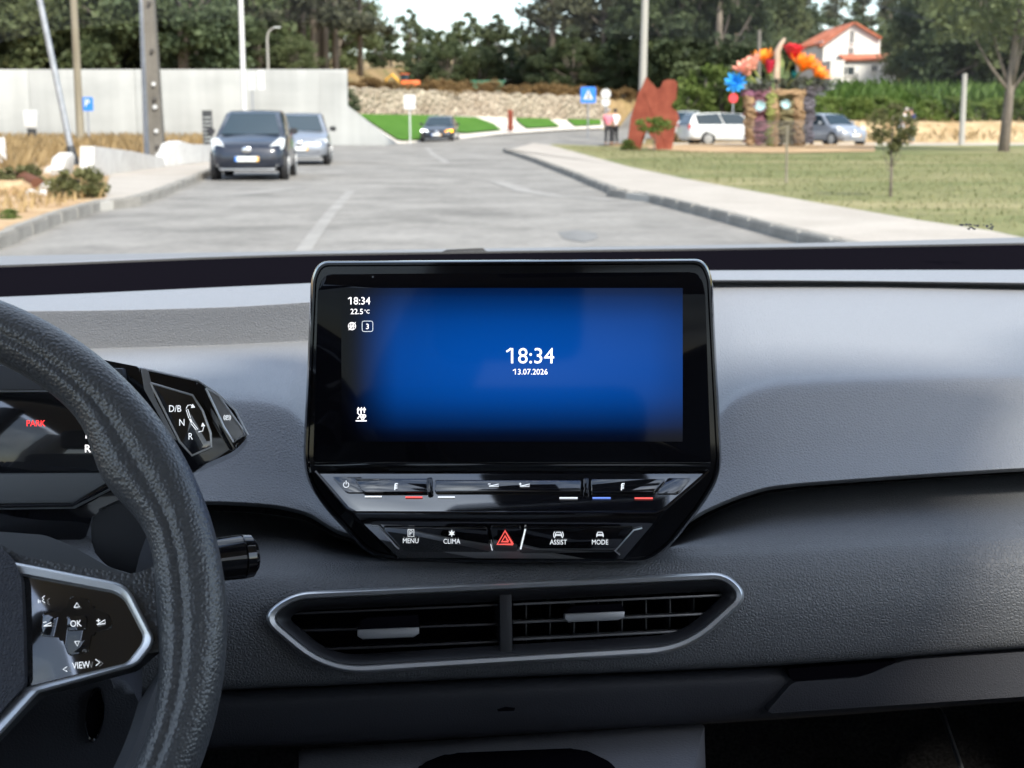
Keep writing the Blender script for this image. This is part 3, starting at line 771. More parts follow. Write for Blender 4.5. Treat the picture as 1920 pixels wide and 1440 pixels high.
strokes('wheel_icon', [[(139, 1139), (144, 1130), (149, 1138), (139, 1139)], [(140, 1203), (149, 1202), (145, 1211), (140, 1203)], [(126, 1250), (118, 1255), (126, 1259)], [(179, 1236), (187, 1242), (180, 1248)],
        [(82, 1174), (96, 1173), (96, 1167), (82, 1174)], [(81, 1167), (87, 1166)], [(182, 1171), (197, 1169), (197, 1162), (182, 1171)], [(181, 1164), (188, 1163)], [(184.5, 1160), (184.5, 1167)],
        [(72, 1131), (72, 1124)], [(75, 1130), (75, 1126)], [(84, 1117), (79, 1121), (82, 1124), (79, 1126), (84, 1130)]], 1.5, WP, M['white_glow_ink'], wheel, off=wo)
# the far half of the hub mirrors this one
for nm in ('spoke', 'spoke_trim', 'button_pad', 'airbag_cover'):
    src = [c for c in wheel.children if c.name.split('.')[0] == nm][0]
    me = src.data.copy()
    for v in me.vertices: v.co = v.co - WU * (2 * (v.co - WC).dot(WU) + (.0005 if nm == 'airbag_cover' else 0))
    me.flip_normals(); link(nm, me, None, wheel)
# smooth inner trim of the rim below the spoke
tr = []
for i in range(25):
    a = math.radians(-2 - 58 * i / 24); rad = WU * math.cos(a) + WV * math.sin(a)
    w = .012 * min(1, i / 5, (30 - i) / 8)
    tr.append([WC + rad * (WR - WT * .80 - w * k) + WN * (z - .004) for k, z in ((0, .010), (.5, .009), (1, .001), (.7, -.010), (0, -.012))])
strip('rim_trim', tr, M['soft'], wheel, closed=False)
# lower column cover with its oval recess
ccp = Plane(D(150, 1350, .76), Vector((0.25, -1, 0.0)))
cc = prism('column_cover', [ccp.at(x, y) for x, y in roundpoly([(-330, 1250), (120, 1270), (238, 1275), (268, 1330), (255, 1440), (230, 1560), (-330, 1560)], 30, 5)], ccp.n, .08, M['dash_low'], car, .012, 4)
bm = bmesh.new()
def oval(k, off): return [ccp.at(178 + k * (17 * math.cos(a) + 5 * math.sin(a)), 1340 - k * 50 * math.sin(a), off) for a in (2 * math.pi * j / 28 for j in range(28))]
strip('adjuster_ring', [oval(1.08, -.001), oval(1.0, .0035), oval(.9, .0030), oval(.8, -.004)], M['gloss'], cc)
prism('adjuster_well', oval(.86, .0006), ccp.n, .002, M['black_felt'], cc, 0)

# ---- floor, console and carpets in the foot well -------------------------------------
kpl = Plane.three(DT(580, 1412, 1.02), DT(1322, 1355, 1.02), DT(950, 1500, .90))
con = prism('centre_console', [kpl.at(x, y) for x, y in roundpoly([(560, 1404), (1324, 1354, 14), (1310, 1395), (1290, 1520), (560, 1560)], 8, 4)], kpl.n, .25, M['console'], car, .006, 3)
prism('storage_well', [kpl.at(x, y, .0015) for x, y in roundpoly([(780, 1436, 20), (838, 1412, 20), (1090, 1402, 20), (1152, 1432, 20), (1180, 1500), (760, 1520)], 20, 5)], kpl.n, .01, M['black_felt'], con, .002)
def cbox(name, u0, u1, v0, v1, z0, z1, mat, bevel=.0, parent=None):
    bm = bmesh.new()
    boxbm(bm, (0, 0, 0), (u1 - u0, v1 - v0, z1 - z0))
    if bevel: bmesh.ops.bevel(bm, geom=list(bm.edges), offset=bevel, segments=3, affect='EDGES', profile=.6, clamp_overlap=True)
    for v in bm.verts: v.co = CF((u0 + u1) / 2 + v.co.x, (v0 + v1) / 2 + v.co.y, (z0 + z1) / 2 + v.co.z)
    return autosmooth(from_bm(name, bm, mat, parent or car), 40)
def cquad(name, pts, mat, parent=None, thick=.0):
    P = [CF(*p) for p in pts]
    if not thick: return pyd(name, P, [tuple(range(len(P)))], mat, parent or car)
    n = (P[1] - P[0]).cross(P[2] - P[0]).normalized()
    return prism(name, P, n, thick, mat, parent or car, 0)
cbox('floor_carpet', -.74, .74, -2.2, .75, .30, .34, M['carpet'])
cbox('firewall', -.74, .74, .60, .66, .30, 1.02, M['carpet'])
# toe board that rises towards the firewall, with its edge strip
cquad('toe_board', [(.09, .02, .345), (.72, .02, .345), (.72, .59, .62), (.09, .59, .62)], M['carpet'], thick=.01)
tubes('carpet_edge', [([D(1752, 1318, 1.30), D(1770, 1345, 1.25), D(1806, 1450, 1.16)], .0022)], M['greypl'], car, 6)

# ---- shell of the cabin (roof, pillars, doors, glass, seats) ---------------------------
HV, HZ = -.30, 1.50                   # windscreen header
def wscreen(u, k):                    # k = 0 base, 1 header
    c = 1 - (abs(u) / .8) ** 4
    v = (.48 + .48 * c) * (1 - k) + (HV + .05 * c) * k; z = 1.078 * (1 - k) + HZ * k + .03 * math.sin(math.pi * k)
    return CF(u * (1 - .14 * k), v, z)
us = np.linspace(-.74, .74, 25)
bm = bmesh.new()
gv = [[bm.verts.new(wscreen(u, k)) for u in us] for k in np.linspace(0, 1, 13)]
for a, b in zip(gv[:-1], gv[1:]):
    for i in range(len(us) - 1): bm.faces.new((a[i], a[i + 1], b[i + 1], b[i]))
wsc = from_bm('windscreen', bm, M['shield'], car, smooth=True)
# cowl outside the glass, rubber seal and wiper
CW0 = {-700: 500, 0: 481, 700: 470, 960: 466, 1400: 459, 1920: 446, 2660: 425}
CW1 = {-700: 522, 0: 501, 580: 480, 960: 474, 1340: 469, 1920: 459, 2660: 446}
cowl = loft('cowl', [(sh(CW0, 3), edge(.47)), (sh(CW0, -1), edge(.34)), (CW0, edge(.28)), (mixr(CW0, CW1, .6), edge(.20)), (sh(CW1, -3), edge(.15)), (sh(CW1, 4), edge(.12))], M['cowl'], car, 3)
sealpts = [DT(x, y, float(np.interp(x, sorted(edge(0)), [edge(.06)[k] for k in sorted(edge(0))]))) for x, y in zip(range(-580, 2320, 60), hermite(sorted(CW1), [CW1[k] for k in sorted(CW1)], np.arange(-580, 2320, 60.)))]
tubes('glass_seal', [(sealpts, .0028)], M['rubber'], cowl, 6)
tubes('seal_bead', [([p + Vector((0, -.03, -.0045)) for p in sealpts], .0012)], M['silverd'], cowl, 6)
wpl = Plane(D(866, 468, 1.98), Vector((0, -1, .4)))
prism('wiper_arm', [wpl.at(x, y) for x, y in ((822, 474), (838, 467), (905, 464), (913, 471), (880, 476))], wpl.n, .02, M['rubber'], car, .002)
# printed mark low on the glass
mpl = Plane(D(1835, 426, 1.62), Vector((0, -.42, 1)))
rr = random.Random(4)
fills = []
for k in range(34):
    x = 1800 + 66 * rr.random(); y = 420 + 10 * rr.random() * (1 if 1815 < x < 1860 else .5); w = rr.uniform(1, 3.2); h = rr.uniform(.7, 1.6)
    fills.append([(x - w, y - h), (x + w, y - h), (x + w, y + h), (x - w, y + h)])
strokes('glass_print', [], 1, mpl, M['rubber'], wsc, off=0, fills=fills)
rows_r = [(-.30, 1.50, .62), (-.5, 1.56, .61), (-1.0, 1.58, .60), (-1.6, 1.56, .58), (-2.05, 1.50, .56)]
V, Fc = [], []
for v, z, w in rows_r:
    for k in np.linspace(-1, 1, 9): V.append(CF(k * w, v + (.05 * (1 - k * k) if v > -.35 else 0), z - .04 * abs(k) ** 3))
for a in range(len(rows_r) - 1):
    for i in range(8): Fc.append((a * 9 + i, a * 9 + i + 1, a * 9 + i + 10, a * 9 + i + 9))
pyd('headlining', V, Fc, M['headliner'], car, True)
V2 = [v + Vector((0, 0, .03)) for v in V]
pyd('roof', V2, Fc, M['gloss'], car, True)
cbox('unseen_overhead_console', -.13, .13, -.52, -.33, 1.44, 1.52, M['soft'], .02)  # out of view, put in to darken the middle of the shelf's reflection
cbox('unseen_rear_view_mirror', -.11, .13, -.13, -.10, 1.33, 1.41, M['gloss'], .012)  # unseen, set where the glossy shelf mirrors it as a dark middle
cbox('unseen_sensor_housing', -.07, .09, -.24, -.02, 1.425, 1.44, M['rubber'], .006)  # added out of view behind the mirror to keep that reflection dark
tubes('mirror_stem', [([CF(0, -.11, 1.40), CF(0, -.16, 1.46)], .012)], M['soft'], car, 8)
for s in (-1, 1):
    tubes('a_pillar', [([CF(s * .76, .50, 1.02), CF(s * .70, .10, 1.27), CF(s * .635, -.30, 1.49)], .035)], M['headliner'], car, 10)
    tubes('b_pillar', [([CF(s * .74, -1.02, .95), CF(s * .70, -1.05, 1.25), CF(s * .61, -1.08, 1.53)], [.06, .055, .05])], M['soft'], car, 10)
    tubes('c_pillar', [([CF(s * .74, -1.95, .95), CF(s * .69, -1.98, 1.25), CF(s * .58, -2.0, 1.50)], [.13, .11, .10])], M['headliner'], car, 10)
    cbox('door_panel', s * .75 - .03, s * .75 + .03, -2.2, .85, .30, 1.0, M['door'], .02)
    pyd('side_window', [CF(s * .755, .50, 1.0), CF(s * .755, -1.02, 1.0), CF(s * .61, -1.08, 1.52), CF(s * .63, -.30, 1.50)], [(0, 1, 2, 3)], M['sidegl'], car)
    pyd('side_window', [CF(s * .755, -1.02, 1.0), CF(s * .755, -2.0, 1.0), CF(s * .60, -2.0, 1.52), CF(s * .61, -1.08, 1.52)], [(0, 1, 2, 3)], M['privacy'], car)
    u0 = s * .37
    seat = cbox('front_seat', u0 - .25, u0 + .25, -1.15, -.60, .42, .58, M['seat'], .06)
    bm = bmesh.new(); boxbm(bm, (0, 0, 0), (.50, .14, .66)); bmesh.ops.bevel(bm, geom=list(bm.edges), offset=.05, segments=3, affect='EDGES', profile=.6)
    for v in bm.verts: v.co = CF(u0 + v.co.x, -1.22 + v.co.y - (v.co.z + .33) * .28, .86 + v.co.z)
    autosmooth(from_bm('seat_back', bm, M['seat'], seat), 40)
    cbox('head_restraint', u0 - .13, u0 + .13, -1.50, -1.40, 1.24, 1.44, M['seat'], .045, seat)
rs = cbox('rear_seat', -.62, .62, -1.95, -1.5, .42, .60, M['seat'], .06)
cbox('rear_seat_back', -.62, .62, -2.12, -1.97, .55, 1.12, M['seat'], .05, rs)
cbox('tailgate', -.74, .74, -2.26, -2.2, .30, 1.05, M['soft'], .02)
pyd('rear_window', [CF(-.70, -2.24, 1.04), CF(.70, -2.24, 1.04), CF(.56, -2.05, 1.50), CF(-.56, -2.05, 1.50)], [(0, 1, 2, 3)], M['privacy'], car)
# ================================================================== outside
M['asphalt'] = material('asphalt', (0.22, 0.215, 0.21), 0.9, spec=0.25)
r_ = noise_color(M['asphalt'], [(0.135, 0.127, 0.117), (0.215, 0.204, 0.188), (0.27, 0.257, 0.238)], 0.42, 8, .72)
overlay(M['asphalt'], overlay(M['asphalt'], r_, 9, .84, 1.1), 1.6, .87, 1.08, (1, .6, 1))
bump(M['asphalt'], 60, .4, .01)
M['sidewalk'] = material('pavement_concrete', (0.45, 0.42, 0.38), 0.9, spec=0.2)
overlay(M['sidewalk'], noise_color(M['sidewalk'], [(0.31, 0.28, 0.245), (0.39, 0.355, 0.315)], 0.8, 6), 22, .9, 1.07)
M['kerb'] = material('kerb_concrete', (0.36, 0.35, 0.33), 0.9, spec=0.2)
overlay(M['kerb'], noise_color(M['kerb'], [(0.19, 0.18, 0.162), (0.31, 0.295, 0.27)], 2.2, 6), 30, .88, 1.08)
M['mortar'] = material('kerb_mortar', (0.40, 0.385, 0.355), 0.95, spec=0.1)
M['conc'] = material('wall_concrete', (0.6, 0.61, 0.60), 0.85, spec=0.2)
overlay(M['conc'], noise_color(M['conc'], [(0.29, 0.298, 0.296), (0.345, 0.352, 0.348), (0.38, 0.387, 0.38)], 0.5, 7, .6, (.35, .35, 1)), 1.2, .90, 1.05, (1.6, 1.6, .12))
M['earth'] = material('dry_earth', (0.36, 0.25, 0.15), 0.95, spec=0.1)
overlay(M['earth'], noise_color(M['earth'], [(0.24, 0.15, 0.085), (0.38, 0.26, 0.15), (0.46, 0.35, 0.22)], 0.9, 7, .7), 9, .8, 1.12)
bump(M['earth'], 6, .8, .08)
M['lawn'] = material('dry_lawn', (0.2, 0.19, 0.08), 0.95, spec=0.1)
overlay(M['lawn'], overlay(M['lawn'], noise_color(M['lawn'], [(0.085, 0.118, 0.040), (0.17, 0.170, 0.078), (0.31, 0.265, 0.15)], 0.2, 6, .62, (.6, 1.4, 1)), 2.3, .82, 1.15), 16, .75, 1.2)
bump(M['lawn'], 25, .6, .03)
M['turf'] = material('bright_turf', (0.055, 0.145, 0.018), 0.9, spec=0.15)
overlay(M['turf'], noise_color(M['turf'], [(0.045, 0.125, 0.014), (0.07, 0.165, 0.024)], 1.2, 4), 18, .8, 1.15)
M['field'] = material('far_field', (0.2, 0.16, 0.08), 0.95, spec=0.1)
overlay(M['field'], noise_color(M['field'], [(0.12, 0.12, 0.045), (0.24, 0.17, 0.085), (0.33, 0.23, 0.13)], 0.16, 6, .65), 2.5, .75, 1.15)
M['stone'] = material('rubble_stone', (0.4, 0.35, 0.28), 0.9, spec=0.2)
M['white'] = material('white_render', (0.72, 0.71, 0.69), 0.85, spec=0.2)
overlay(M['white'], noise_color(M['white'], [(0.42, 0.41, 0.395), (0.56, 0.555, 0.545)], 1.3, 6, .65, (1, 1, .5)), 6, .9, 1.05)
M['galv'] = material('galvanised', (0.50, 0.52, 0.56), 0.45, metal=.55)
overlay(M['galv'], noise_color(M['galv'], [(0.26, 0.275, 0.30), (0.36, 0.375, 0.405)], 3, 4), 20, .9, 1.08)
M['whitepole'] = material('white_pole_paint', (0.5, 0.505, 0.505), 0.5)
M['concpole'] = material('pole_concrete', (0.30, 0.28, 0.25), 0.9, spec=0.2)
overlay(M['concpole'], noise_color(M['concpole'], [(0.10, 0.092, 0.08), (0.165, 0.152, 0.135)], 2.5, 6, .6, (1, 1, .3)), 20, .88, 1.1)
M['concpole2'] = material('pale_pole_concrete', (0.31, 0.30, 0.275), 0.9, spec=0.2)
M['wood'] = material('pole_wood', (0.30, 0.27, 0.20), 0.85, spec=0.2)
overlay(M['wood'], noise_color(M['wood'], [(0.15, 0.13, 0.095), (0.25, 0.225, 0.175)], 4, 5, .6, (1, 1, .08)), 20, .9, 1.08)
M['signblue'] = material('sign_blue', (0.02, 0.17, 0.60), 0.4)
M['signwhite'] = material('sign_white', (0.55, 0.55, 0.55), 0.4)
M['signgrey'] = material('sign_back', (0.50, 0.52, 0.52), 0.5, metal=.3)
M['signred'] = material('sign_red', (0.62, 0.05, 0.06), 0.4)
M['corten'] = material('corten_steel', (0.25, 0.07, 0.04), 0.75, spec=0.25)
overlay(M['corten'], noise_color(M['corten'], [(0.13, 0.026, 0.014), (0.18, 0.041, 0.023), (0.23, 0.062, 0.036)], 2.0, 6), 12, .85, 1.1)
M['dark'] = material('dark_board', (0.02, 0.022, 0.025), 0.6)
M['greybox'] = material('grey_cabinet', (0.44, 0.45, 0.45), 0.6)
M['rock'] = material('pale_rock', (0.45, 0.42, 0.39), 0.9, spec=0.2)
overlay(M['rock'], noise_color(M['rock'], [(0.34, 0.31, 0.28), (0.56, 0.54, 0.52)], 3, 6), 20, .88, 1.08)
M['log'] = material('brown_log', (0.12, 0.05, 0.03), 0.85, spec=0.2)
M['bark'] = material('bark', (0.13, 0.10, 0.08), 0.95, spec=0.1)
overlay(M['bark'], noise_color(M['bark'], [(0.10, 0.085, 0.072), (0.23, 0.195, 0.165)], 3, 6, .6, (1, 1, .25)), 14, .8, 1.15)
M['leaf_dark'] = leaf_mat('leaf_dark', (0.046, 0.066, 0.036), (0.098, 0.128, 0.062))  # dark, mid and pine greens greyed and lifted in place of haze
M['leaf_mid'] = leaf_mat('leaf_mid', (0.07, 0.094, 0.042), (0.15, 0.172, 0.078))
M['leaf_pine'] = leaf_mat('leaf_pine', (0.066, 0.074, 0.046), (0.138, 0.14, 0.086))
M['leaf_light'] = leaf_mat('leaf_light', (0.075, 0.120, 0.025), (0.145, 0.185, 0.045))
M['leaf_olive'] = leaf_mat('leaf_olive', (0.085, 0.090, 0.035), (0.17, 0.165, 0.07))
M['maize'] = leaf_mat('maize_leaf', (0.06, 0.115, 0.022), (0.115, 0.18, 0.045))
M['dry'] = leaf_mat('dry_grass', (0.28, 0.19, 0.085), (0.42, 0.31, 0.16))
M['grass'] = leaf_mat('grass_blade', (0.12, 0.145, 0.05), (0.27, 0.25, 0.13))

def gz(y): return 0.0 if y < 30 else (0.2 * (y - 30) / 38 if y < 68 else 0.2)
def wallY(x): return 85 + 1.037 * (x + 9.9)
BX, BY, BZ = (-6.1, -.63, 3.5, 6.6), (76., 84., 94., 100.), (0., .39, .59, .67)
def smst(a, b, x):
    t = min(1, max(0, (x - a) / (b - a))); return t * t * (3 - 2 * t)
def height(x, y):
    h = gz(y) - 0.05
    # behind the concrete wall
    left = 3.3 * smst(71.5, 73.5, y) + max(0, y - 73) * .045
    yw = wallY(min(max(x, -9.9), 9))
    yb = float(np.interp(x, BX, BY)); mid = float(np.interp(x, BX, BZ)) * smst(69, yb, y); mid = mid + (2.95 - mid) * smst(yw + .3, yw + 2.0, y) + max(0, y - yw - 2) * .02
    rt_ = .95 * smst(76, 80, y) + max(0, y - 80) * .055
    wl_ = 1 - smst(-10.9, -9.9, x); wr = smst(8, 14, x)
    return h + left * wl_ + (mid * (1 - wr) + rt_ * wr) * (1 - wl_)

# ---- ground sheet --------------------------------------------------------------------
xs = np.unique(np.concatenate([np.linspace(-700, -80, 14), np.arange(-80, -20, 4), np.arange(-20, 20, .8), np.arange(20, 80, 3), np.linspace(80, 700, 14)]))
ys = np.unique(np.concatenate([[-60, -20, 0, 10, 20, 30], np.arange(34, 70, 3), np.arange(70, 112, .8), np.arange(112, 240, 6), np.linspace(240, 1500, 12)]))
V = [(x, y, height(x, y)) for y in ys for x in xs]; nx = len(xs)
Fc = [(j * nx + i, j * nx + i + 1, (j + 1) * nx + i + 1, (j + 1) * nx + i) for j in range(len(ys) - 1) for i in range(nx - 1)]
setp(pyd('ground', V, Fc, M['field'], None, True), kind='structure')

def sheet(name, outline, z, mat, kind='structure', parent=None):
    """Flat patch laid z above the ground's own level, cut fine enough to follow it."""
    bm = bmesh.new()
    f = bm.faces.new([bm.verts.new((x, y, 0)) for x, y in outline])
    bmesh.ops.triangulate(bm, faces=[f])
    for yc in np.arange(10, 100, 4.0):
        g = bm.verts[:] + bm.edges[:] + bm.faces[:]
        bmesh.ops.bisect_plane(bm, geom=g, plane_co=(0, yc, 0), plane_no=(0, 1, 0))
    for v in bm.verts: v.co.z = (gz(v.co.y)) + z
    bmesh.ops.recalc_face_normals(bm, faces=bm.faces)
    for fc in bm.faces:
        if fc.normal.z < 0: fc.normal_flip()
    o = from_bm(name, bm, mat, parent, fix=False)
    if kind: o["kind"] = kind
    return o

def gp(px, py):                       # pixel on the road level
    z = 0.0
    for _ in range(6):
        p = G(px, py, z); z = gz(p.y)
    return (p.x, p.y)

# ---- road, kerbs, pavements -----------------------------------------------------------
kr = [(1900, 560), (1640, 492), (1460, 446), (1340, 412), (1215, 379), (1165, 372), (1080, 336), (1000, 304), (945, 285)]
KR = [gp(*p) for p in kr]
kl = [(-600, 690), (-150, 520), (0, 468), (110, 421), (188, 396), (250, 388), (300, 372), (345, 352), (388, 333), (470, 305), (560, 285), (600, 276)]
KL = [gp(*p) for p in kl]
sheet('road', [(KL[0][0] - .5, 2)] + [(x - .02, y) for x, y in KL] + [(-9.5, 66), (-9.5, 71.0), (-6.6, 71.2), (-6.2, 76.2), (-3.4, 80), (-.6, 84.2), (3.5, 94.2), (6.6, 100.2), (9, 106), (16, 118), (22, 118), (13, 98), (8.5, 84), (5, 72.5), (1.6, 62)] + [(x + .02, y) for x, y in reversed(KR)] + [(4.6, 2)], 0.0, M['asphalt'])
# far piece of road rises to the right: follow the ground's swell
for o in list(bpy.data.objects):
    if o.name == 'road':
        bm = bmesh.new(); bm.from_mesh(o.data)
        for xc in np.arange(-9, 20, 1.5): bmesh.ops.bisect_plane(bm, geom=bm.verts[:] + bm.edges[:] + bm.faces[:], plane_co=(xc, 0, 0), plane_no=(1, 0, 0))
        bm.to_mesh(o.data); bm.free()
        for v in o.data.vertices: v.co.z = max(v.co.z, height(v.co.x, v.co.y) + .055 if v.co.y > 70 else v.co.z)
M['oldpaint'] = material('worn_road_paint', (0.40, 0.39, 0.37), 0.9, spec=.2)
rp = noise_color(M['oldpaint'], [(0.205, 0.196, 0.183), (0.30, 0.289, 0.272)], 1.4, 7)
def ribbon(name, pts, w, z, mat):
    L, R = [], []
    P = [Vector((*gp(*p), 0)) for p in pts]
    for i in range(len(P)):
        tg = (P[min(i + 1, len(P) - 1)] - P[max(i - 1, 0)]).normalized(); nn = Vector((-tg.y, tg.x, 0)) * w / 2
        for A, s in ((L, 1), (R, -1)):
            q = P[i] + nn * s; A.append((q.x, q.y, gz(q.y) + z))
    n = len(P); o = pyd(name, L + R, [(i, i + 1, n + i + 1, n + i) for i in range(n - 1)], mat)
    o["kind"] = 'structure'
    return o
ribbon('road_marking', [(562, 480), (590, 440), (618, 402), (640, 378), (658, 358)], .16, .005, M['oldpaint'])
ribbon('road_marking', [(800, 276), (812, 290), (830, 300), (838, 306)], .22, .005, M['oldpaint'])
M['patch'] = material('road_tone', (0.17, 0.168, 0.165), .9, spec=.2); noise_color(M['patch'], [(0.13, .13, .128), (0.20, .198, .195)], 4, 5)
setp(sheet('road_tone', [gp(*p) for p in ((1046, 436), (1080, 432), (1118, 437), (1122, 447), (1096, 455), (1058, 449))], .005, M['patch']), kind='structure')  # flat area of road in a darker tone
ribbon('road_tone', [(930, 340), (985, 358), (1040, 368), (1160, 375)], .35, .005, M['oldpaint'])
ribbon('road_tone', [(560, 352), (440, 366), (300, 372)], .3, .005, M['oldpaint'])

def along(P, step):
    """Points every step metres on a polyline."""
    out = []; carry = 0
    for a, b in zip(P[:-1], P[1:]):
        a, b = Vector(a), Vector(b); L = (b - a).length; d = carry
        while d < L:
            out.append((a + (b - a) * d / L, (b - a).normalized())); d += step
        carry = d - L
    return out
def kerb(name, P, side, zt, step=1.0):
    root = pyd(name, [(0, 0, -.2), (.01, 0, -.2), (0, .01, -.2)], [(0, 1, 2)], M['mortar']); root["kind"] = 'structure'
    # bedding under the stones
    V, n = [], len(P)
    for i in range(n):
        tg = (Vector(P[min(i + 1, n - 1)]) - Vector(P[max(i - 1, 0)])).normalized(); nn = Vector((-tg.y, tg.x)) * side
        for d, z in ((.006, -.1), (.006, zt - .02), (.14, zt - .02), (.14, -.1)):
            q = Vector(P[i]) + nn * d; V.append((q.x, q.y, gz(q.y) + z))
    me = root.data; me.clear_geometry(); me.from_pydata(V, [], [(i * 4 + k, i * 4 + (k + 1) % 4, (i + 1) * 4 + (k + 1) % 4, (i + 1) * 4 + k) for i in range(n - 1) for k in range(4)]); me.update()
    bm = bmesh.new(); boxbm(bm, (0, 0, 0), (step - .06, .15, zt + .1))
    bmesh.ops.bevel(bm, geom=[e for e in bm.edges if abs(e.verts[0].co.z - e.verts[1].co.z) < .01 and e.verts[0].co.z > 0], offset=.02, segments=2, affect='EDGES')
    sm = bpy.data.meshes.new('kerb_stone'); bm.to_mesh(sm); bm.free(); sm.materials.append(M['kerb'])
    for p, tg in along(P, step):
        if p.y < 8: continue
        nn = Vector((-tg.y, tg.x)) * side; c = p + tg * step / 2 + nn * .075
        o = bpy.data.objects.new('kerb_stone', sm); col.objects.link(o); o.parent = root
        o.location = (c.x, c.y, gz(c.y) + (zt - .1) / 2 + random.uniform(-.006, .006)); o.rotation_euler = (0, 0, math.atan2(tg.y, tg.x) + random.uniform(-.01, .01))
    return root
kerb('right_kerb', KR, -1, .13)
kerb('left_kerb', KL, 1, .15)
SWR = [gp(*p) for p in ((1030, 277), (1180, 322), (1350, 360), (1550, 400), (1720, 432), (1860, 455), (2300, 560))]
offR = [(x + .145, y) for x, y in KR]
sheet('pavement', [(6.6, 3), (4.75, 3)] + offR + [(-.2, 54.5), gp(1000, 273)] + SWR, .125, M['sidewalk'])
lawn = sheet('lawn', [(7.0, 3)] + [(x + .03, y) for x, y in reversed(SWR)] + [gp(1036, 275), (5.5, 60), (9, 64), (40, 66), (60, 66), (60, 3)], .115, M['lawn'])
offL = [(x - .145, y) for x, y in KL]
sheet('pavement', offL[4:] + [(-10.4, 66), gp(330, 298), gp(205, 330), gp(200, 388)], .14, M['sidewalk'])
sheet('verge', [(-8, 3)] + offL[:5] + [gp(200, 388), gp(205, 332), gp(330, 299), (-12.5, 66), (-60, 68), (-60, 3)], .12, M['earth'])
setp(sheet('bare_bed', [gp(*p) for p in ((1215, 286), (1300, 292), (1480, 294), (1640, 291), (1640, 277), (1300, 275), (1215, 280))], .14, M['earth']), kind='structure')
# car park strip behind the lawn and the straw bank beyond it
M['gravel'] = material('parking_gravel', (0.38, 0.35, 0.30), .95, spec=.1); noise_color(M['gravel'], [(0.30, .27, .23), (.46, .42, .36)], 3, 6)
sheet('parking_gravel', [(5.6, 60.3), (9, 64.2), (60, 66.2), (60, 76), (9, 76), (7.5, 72)], .06, M['gravel'])
M['straw'] = material('straw_bank', (0.42, 0.31, 0.18), .95, spec=.1); overlay(M['straw'], noise_color(M['straw'], [(0.30, .20, .10), (.50, .38, .23)], .9, 6), 8, .8, 1.12)
V, Fc = [], []
bx = np.linspace(13, 60, 40); by = np.linspace(75.5, 80.5, 7)
for y in by:
    for x in bx: V.append((x, y, gz(y) + 1.15 * smst(75.5, 79.5, y) + RNG.normal() * .03 + .02))
Fc = [(j * 40 + i, j * 40 + i + 1, (j + 1) * 40 + i + 1, (j + 1) * 40 + i) for j in range(6) for i in range(39)]
setp(pyd('straw_bank', V, Fc, M['straw'], None, True), kind='structure')

# ---- turf bank with paved strips, stone wall, concrete wall -------------------------------
def bankpt(px, py):                   # the bank leans from the road edge up to the foot of the stone wall
    f = smst(740, 1130, px)
    top, bot = 213 + 11 * f, float(np.interp(px, (745, 790, 860, 940, 1060, 1135), (266, 265, 258, 249, 241, 238)))
    k = (bot - py) / max(bot - top, 1)
    Y0 = float(np.interp(px, (745, 940, 1060, 1135), (76, 84, 94, 100))); Y1 = wallY(-9.9 + 16.4 * (px - 650) / 480)
    return YP(px, py, Y0 + (Y1 - Y0) * k)
def bank(name, pts, mat, lift=0.0):
    bm = bmesh.new(); vs = [bm.verts.new(Vector((p[0], p[1], 0))) for p in pts]
    f = bm.faces.new(vs); bmesh.ops.triangulate(bm, faces=[f])
    for xc in range(660, 1150, 14):
        bmesh.ops.bisect_plane(bm, geom=bm.verts[:] + bm.edges[:] + bm.faces[:], plane_co=(xc, 0, 0), plane_no=(1, 0, 0))
    for yc in range(212, 272, 7):
        bmesh.ops.bisect_plane(bm, geom=bm.verts[:] + bm.edges[:] + bm.faces[:], plane_co=(0, yc, 0), plane_no=(0, 1, 0))
    for v in bm.verts: v.co = bankpt(v.co.x, v.co.y) + Vector((0, 0, lift))
    o = from_bm(name, bm, mat, None, smooth=True); o["kind"] = 'structure'; return o
M['palepave'] = material('pale_paving', (0.55, 0.51, 0.45), .9, spec=.2); noise_color(M['palepave'], [(0.48, .44, .39), (.60, .56, .50)], 1, 5)
bank('bank_paving', [(735, 268), (655, 205), (655, 212), (1135, 222), (1135, 239), (1060, 242), (940, 250), (860, 259), (780, 267)], M['palepave'], -.04)
bank('turf', [(672, 215), (800, 217), (893, 221), (925, 233), (940, 244), (875, 250), (855, 240), (845, 250), (790, 262), (757, 264), (745, 262)], M['turf'], .05)
bank('turf', [(966, 222), (1028, 223), (1047, 236), (1050, 238), (988, 241), (975, 232)], M['turf'], .05)
bank('turf', [(1062, 224), (1126, 225), (1128, 234), (1078, 237)], M['turf'], .05)
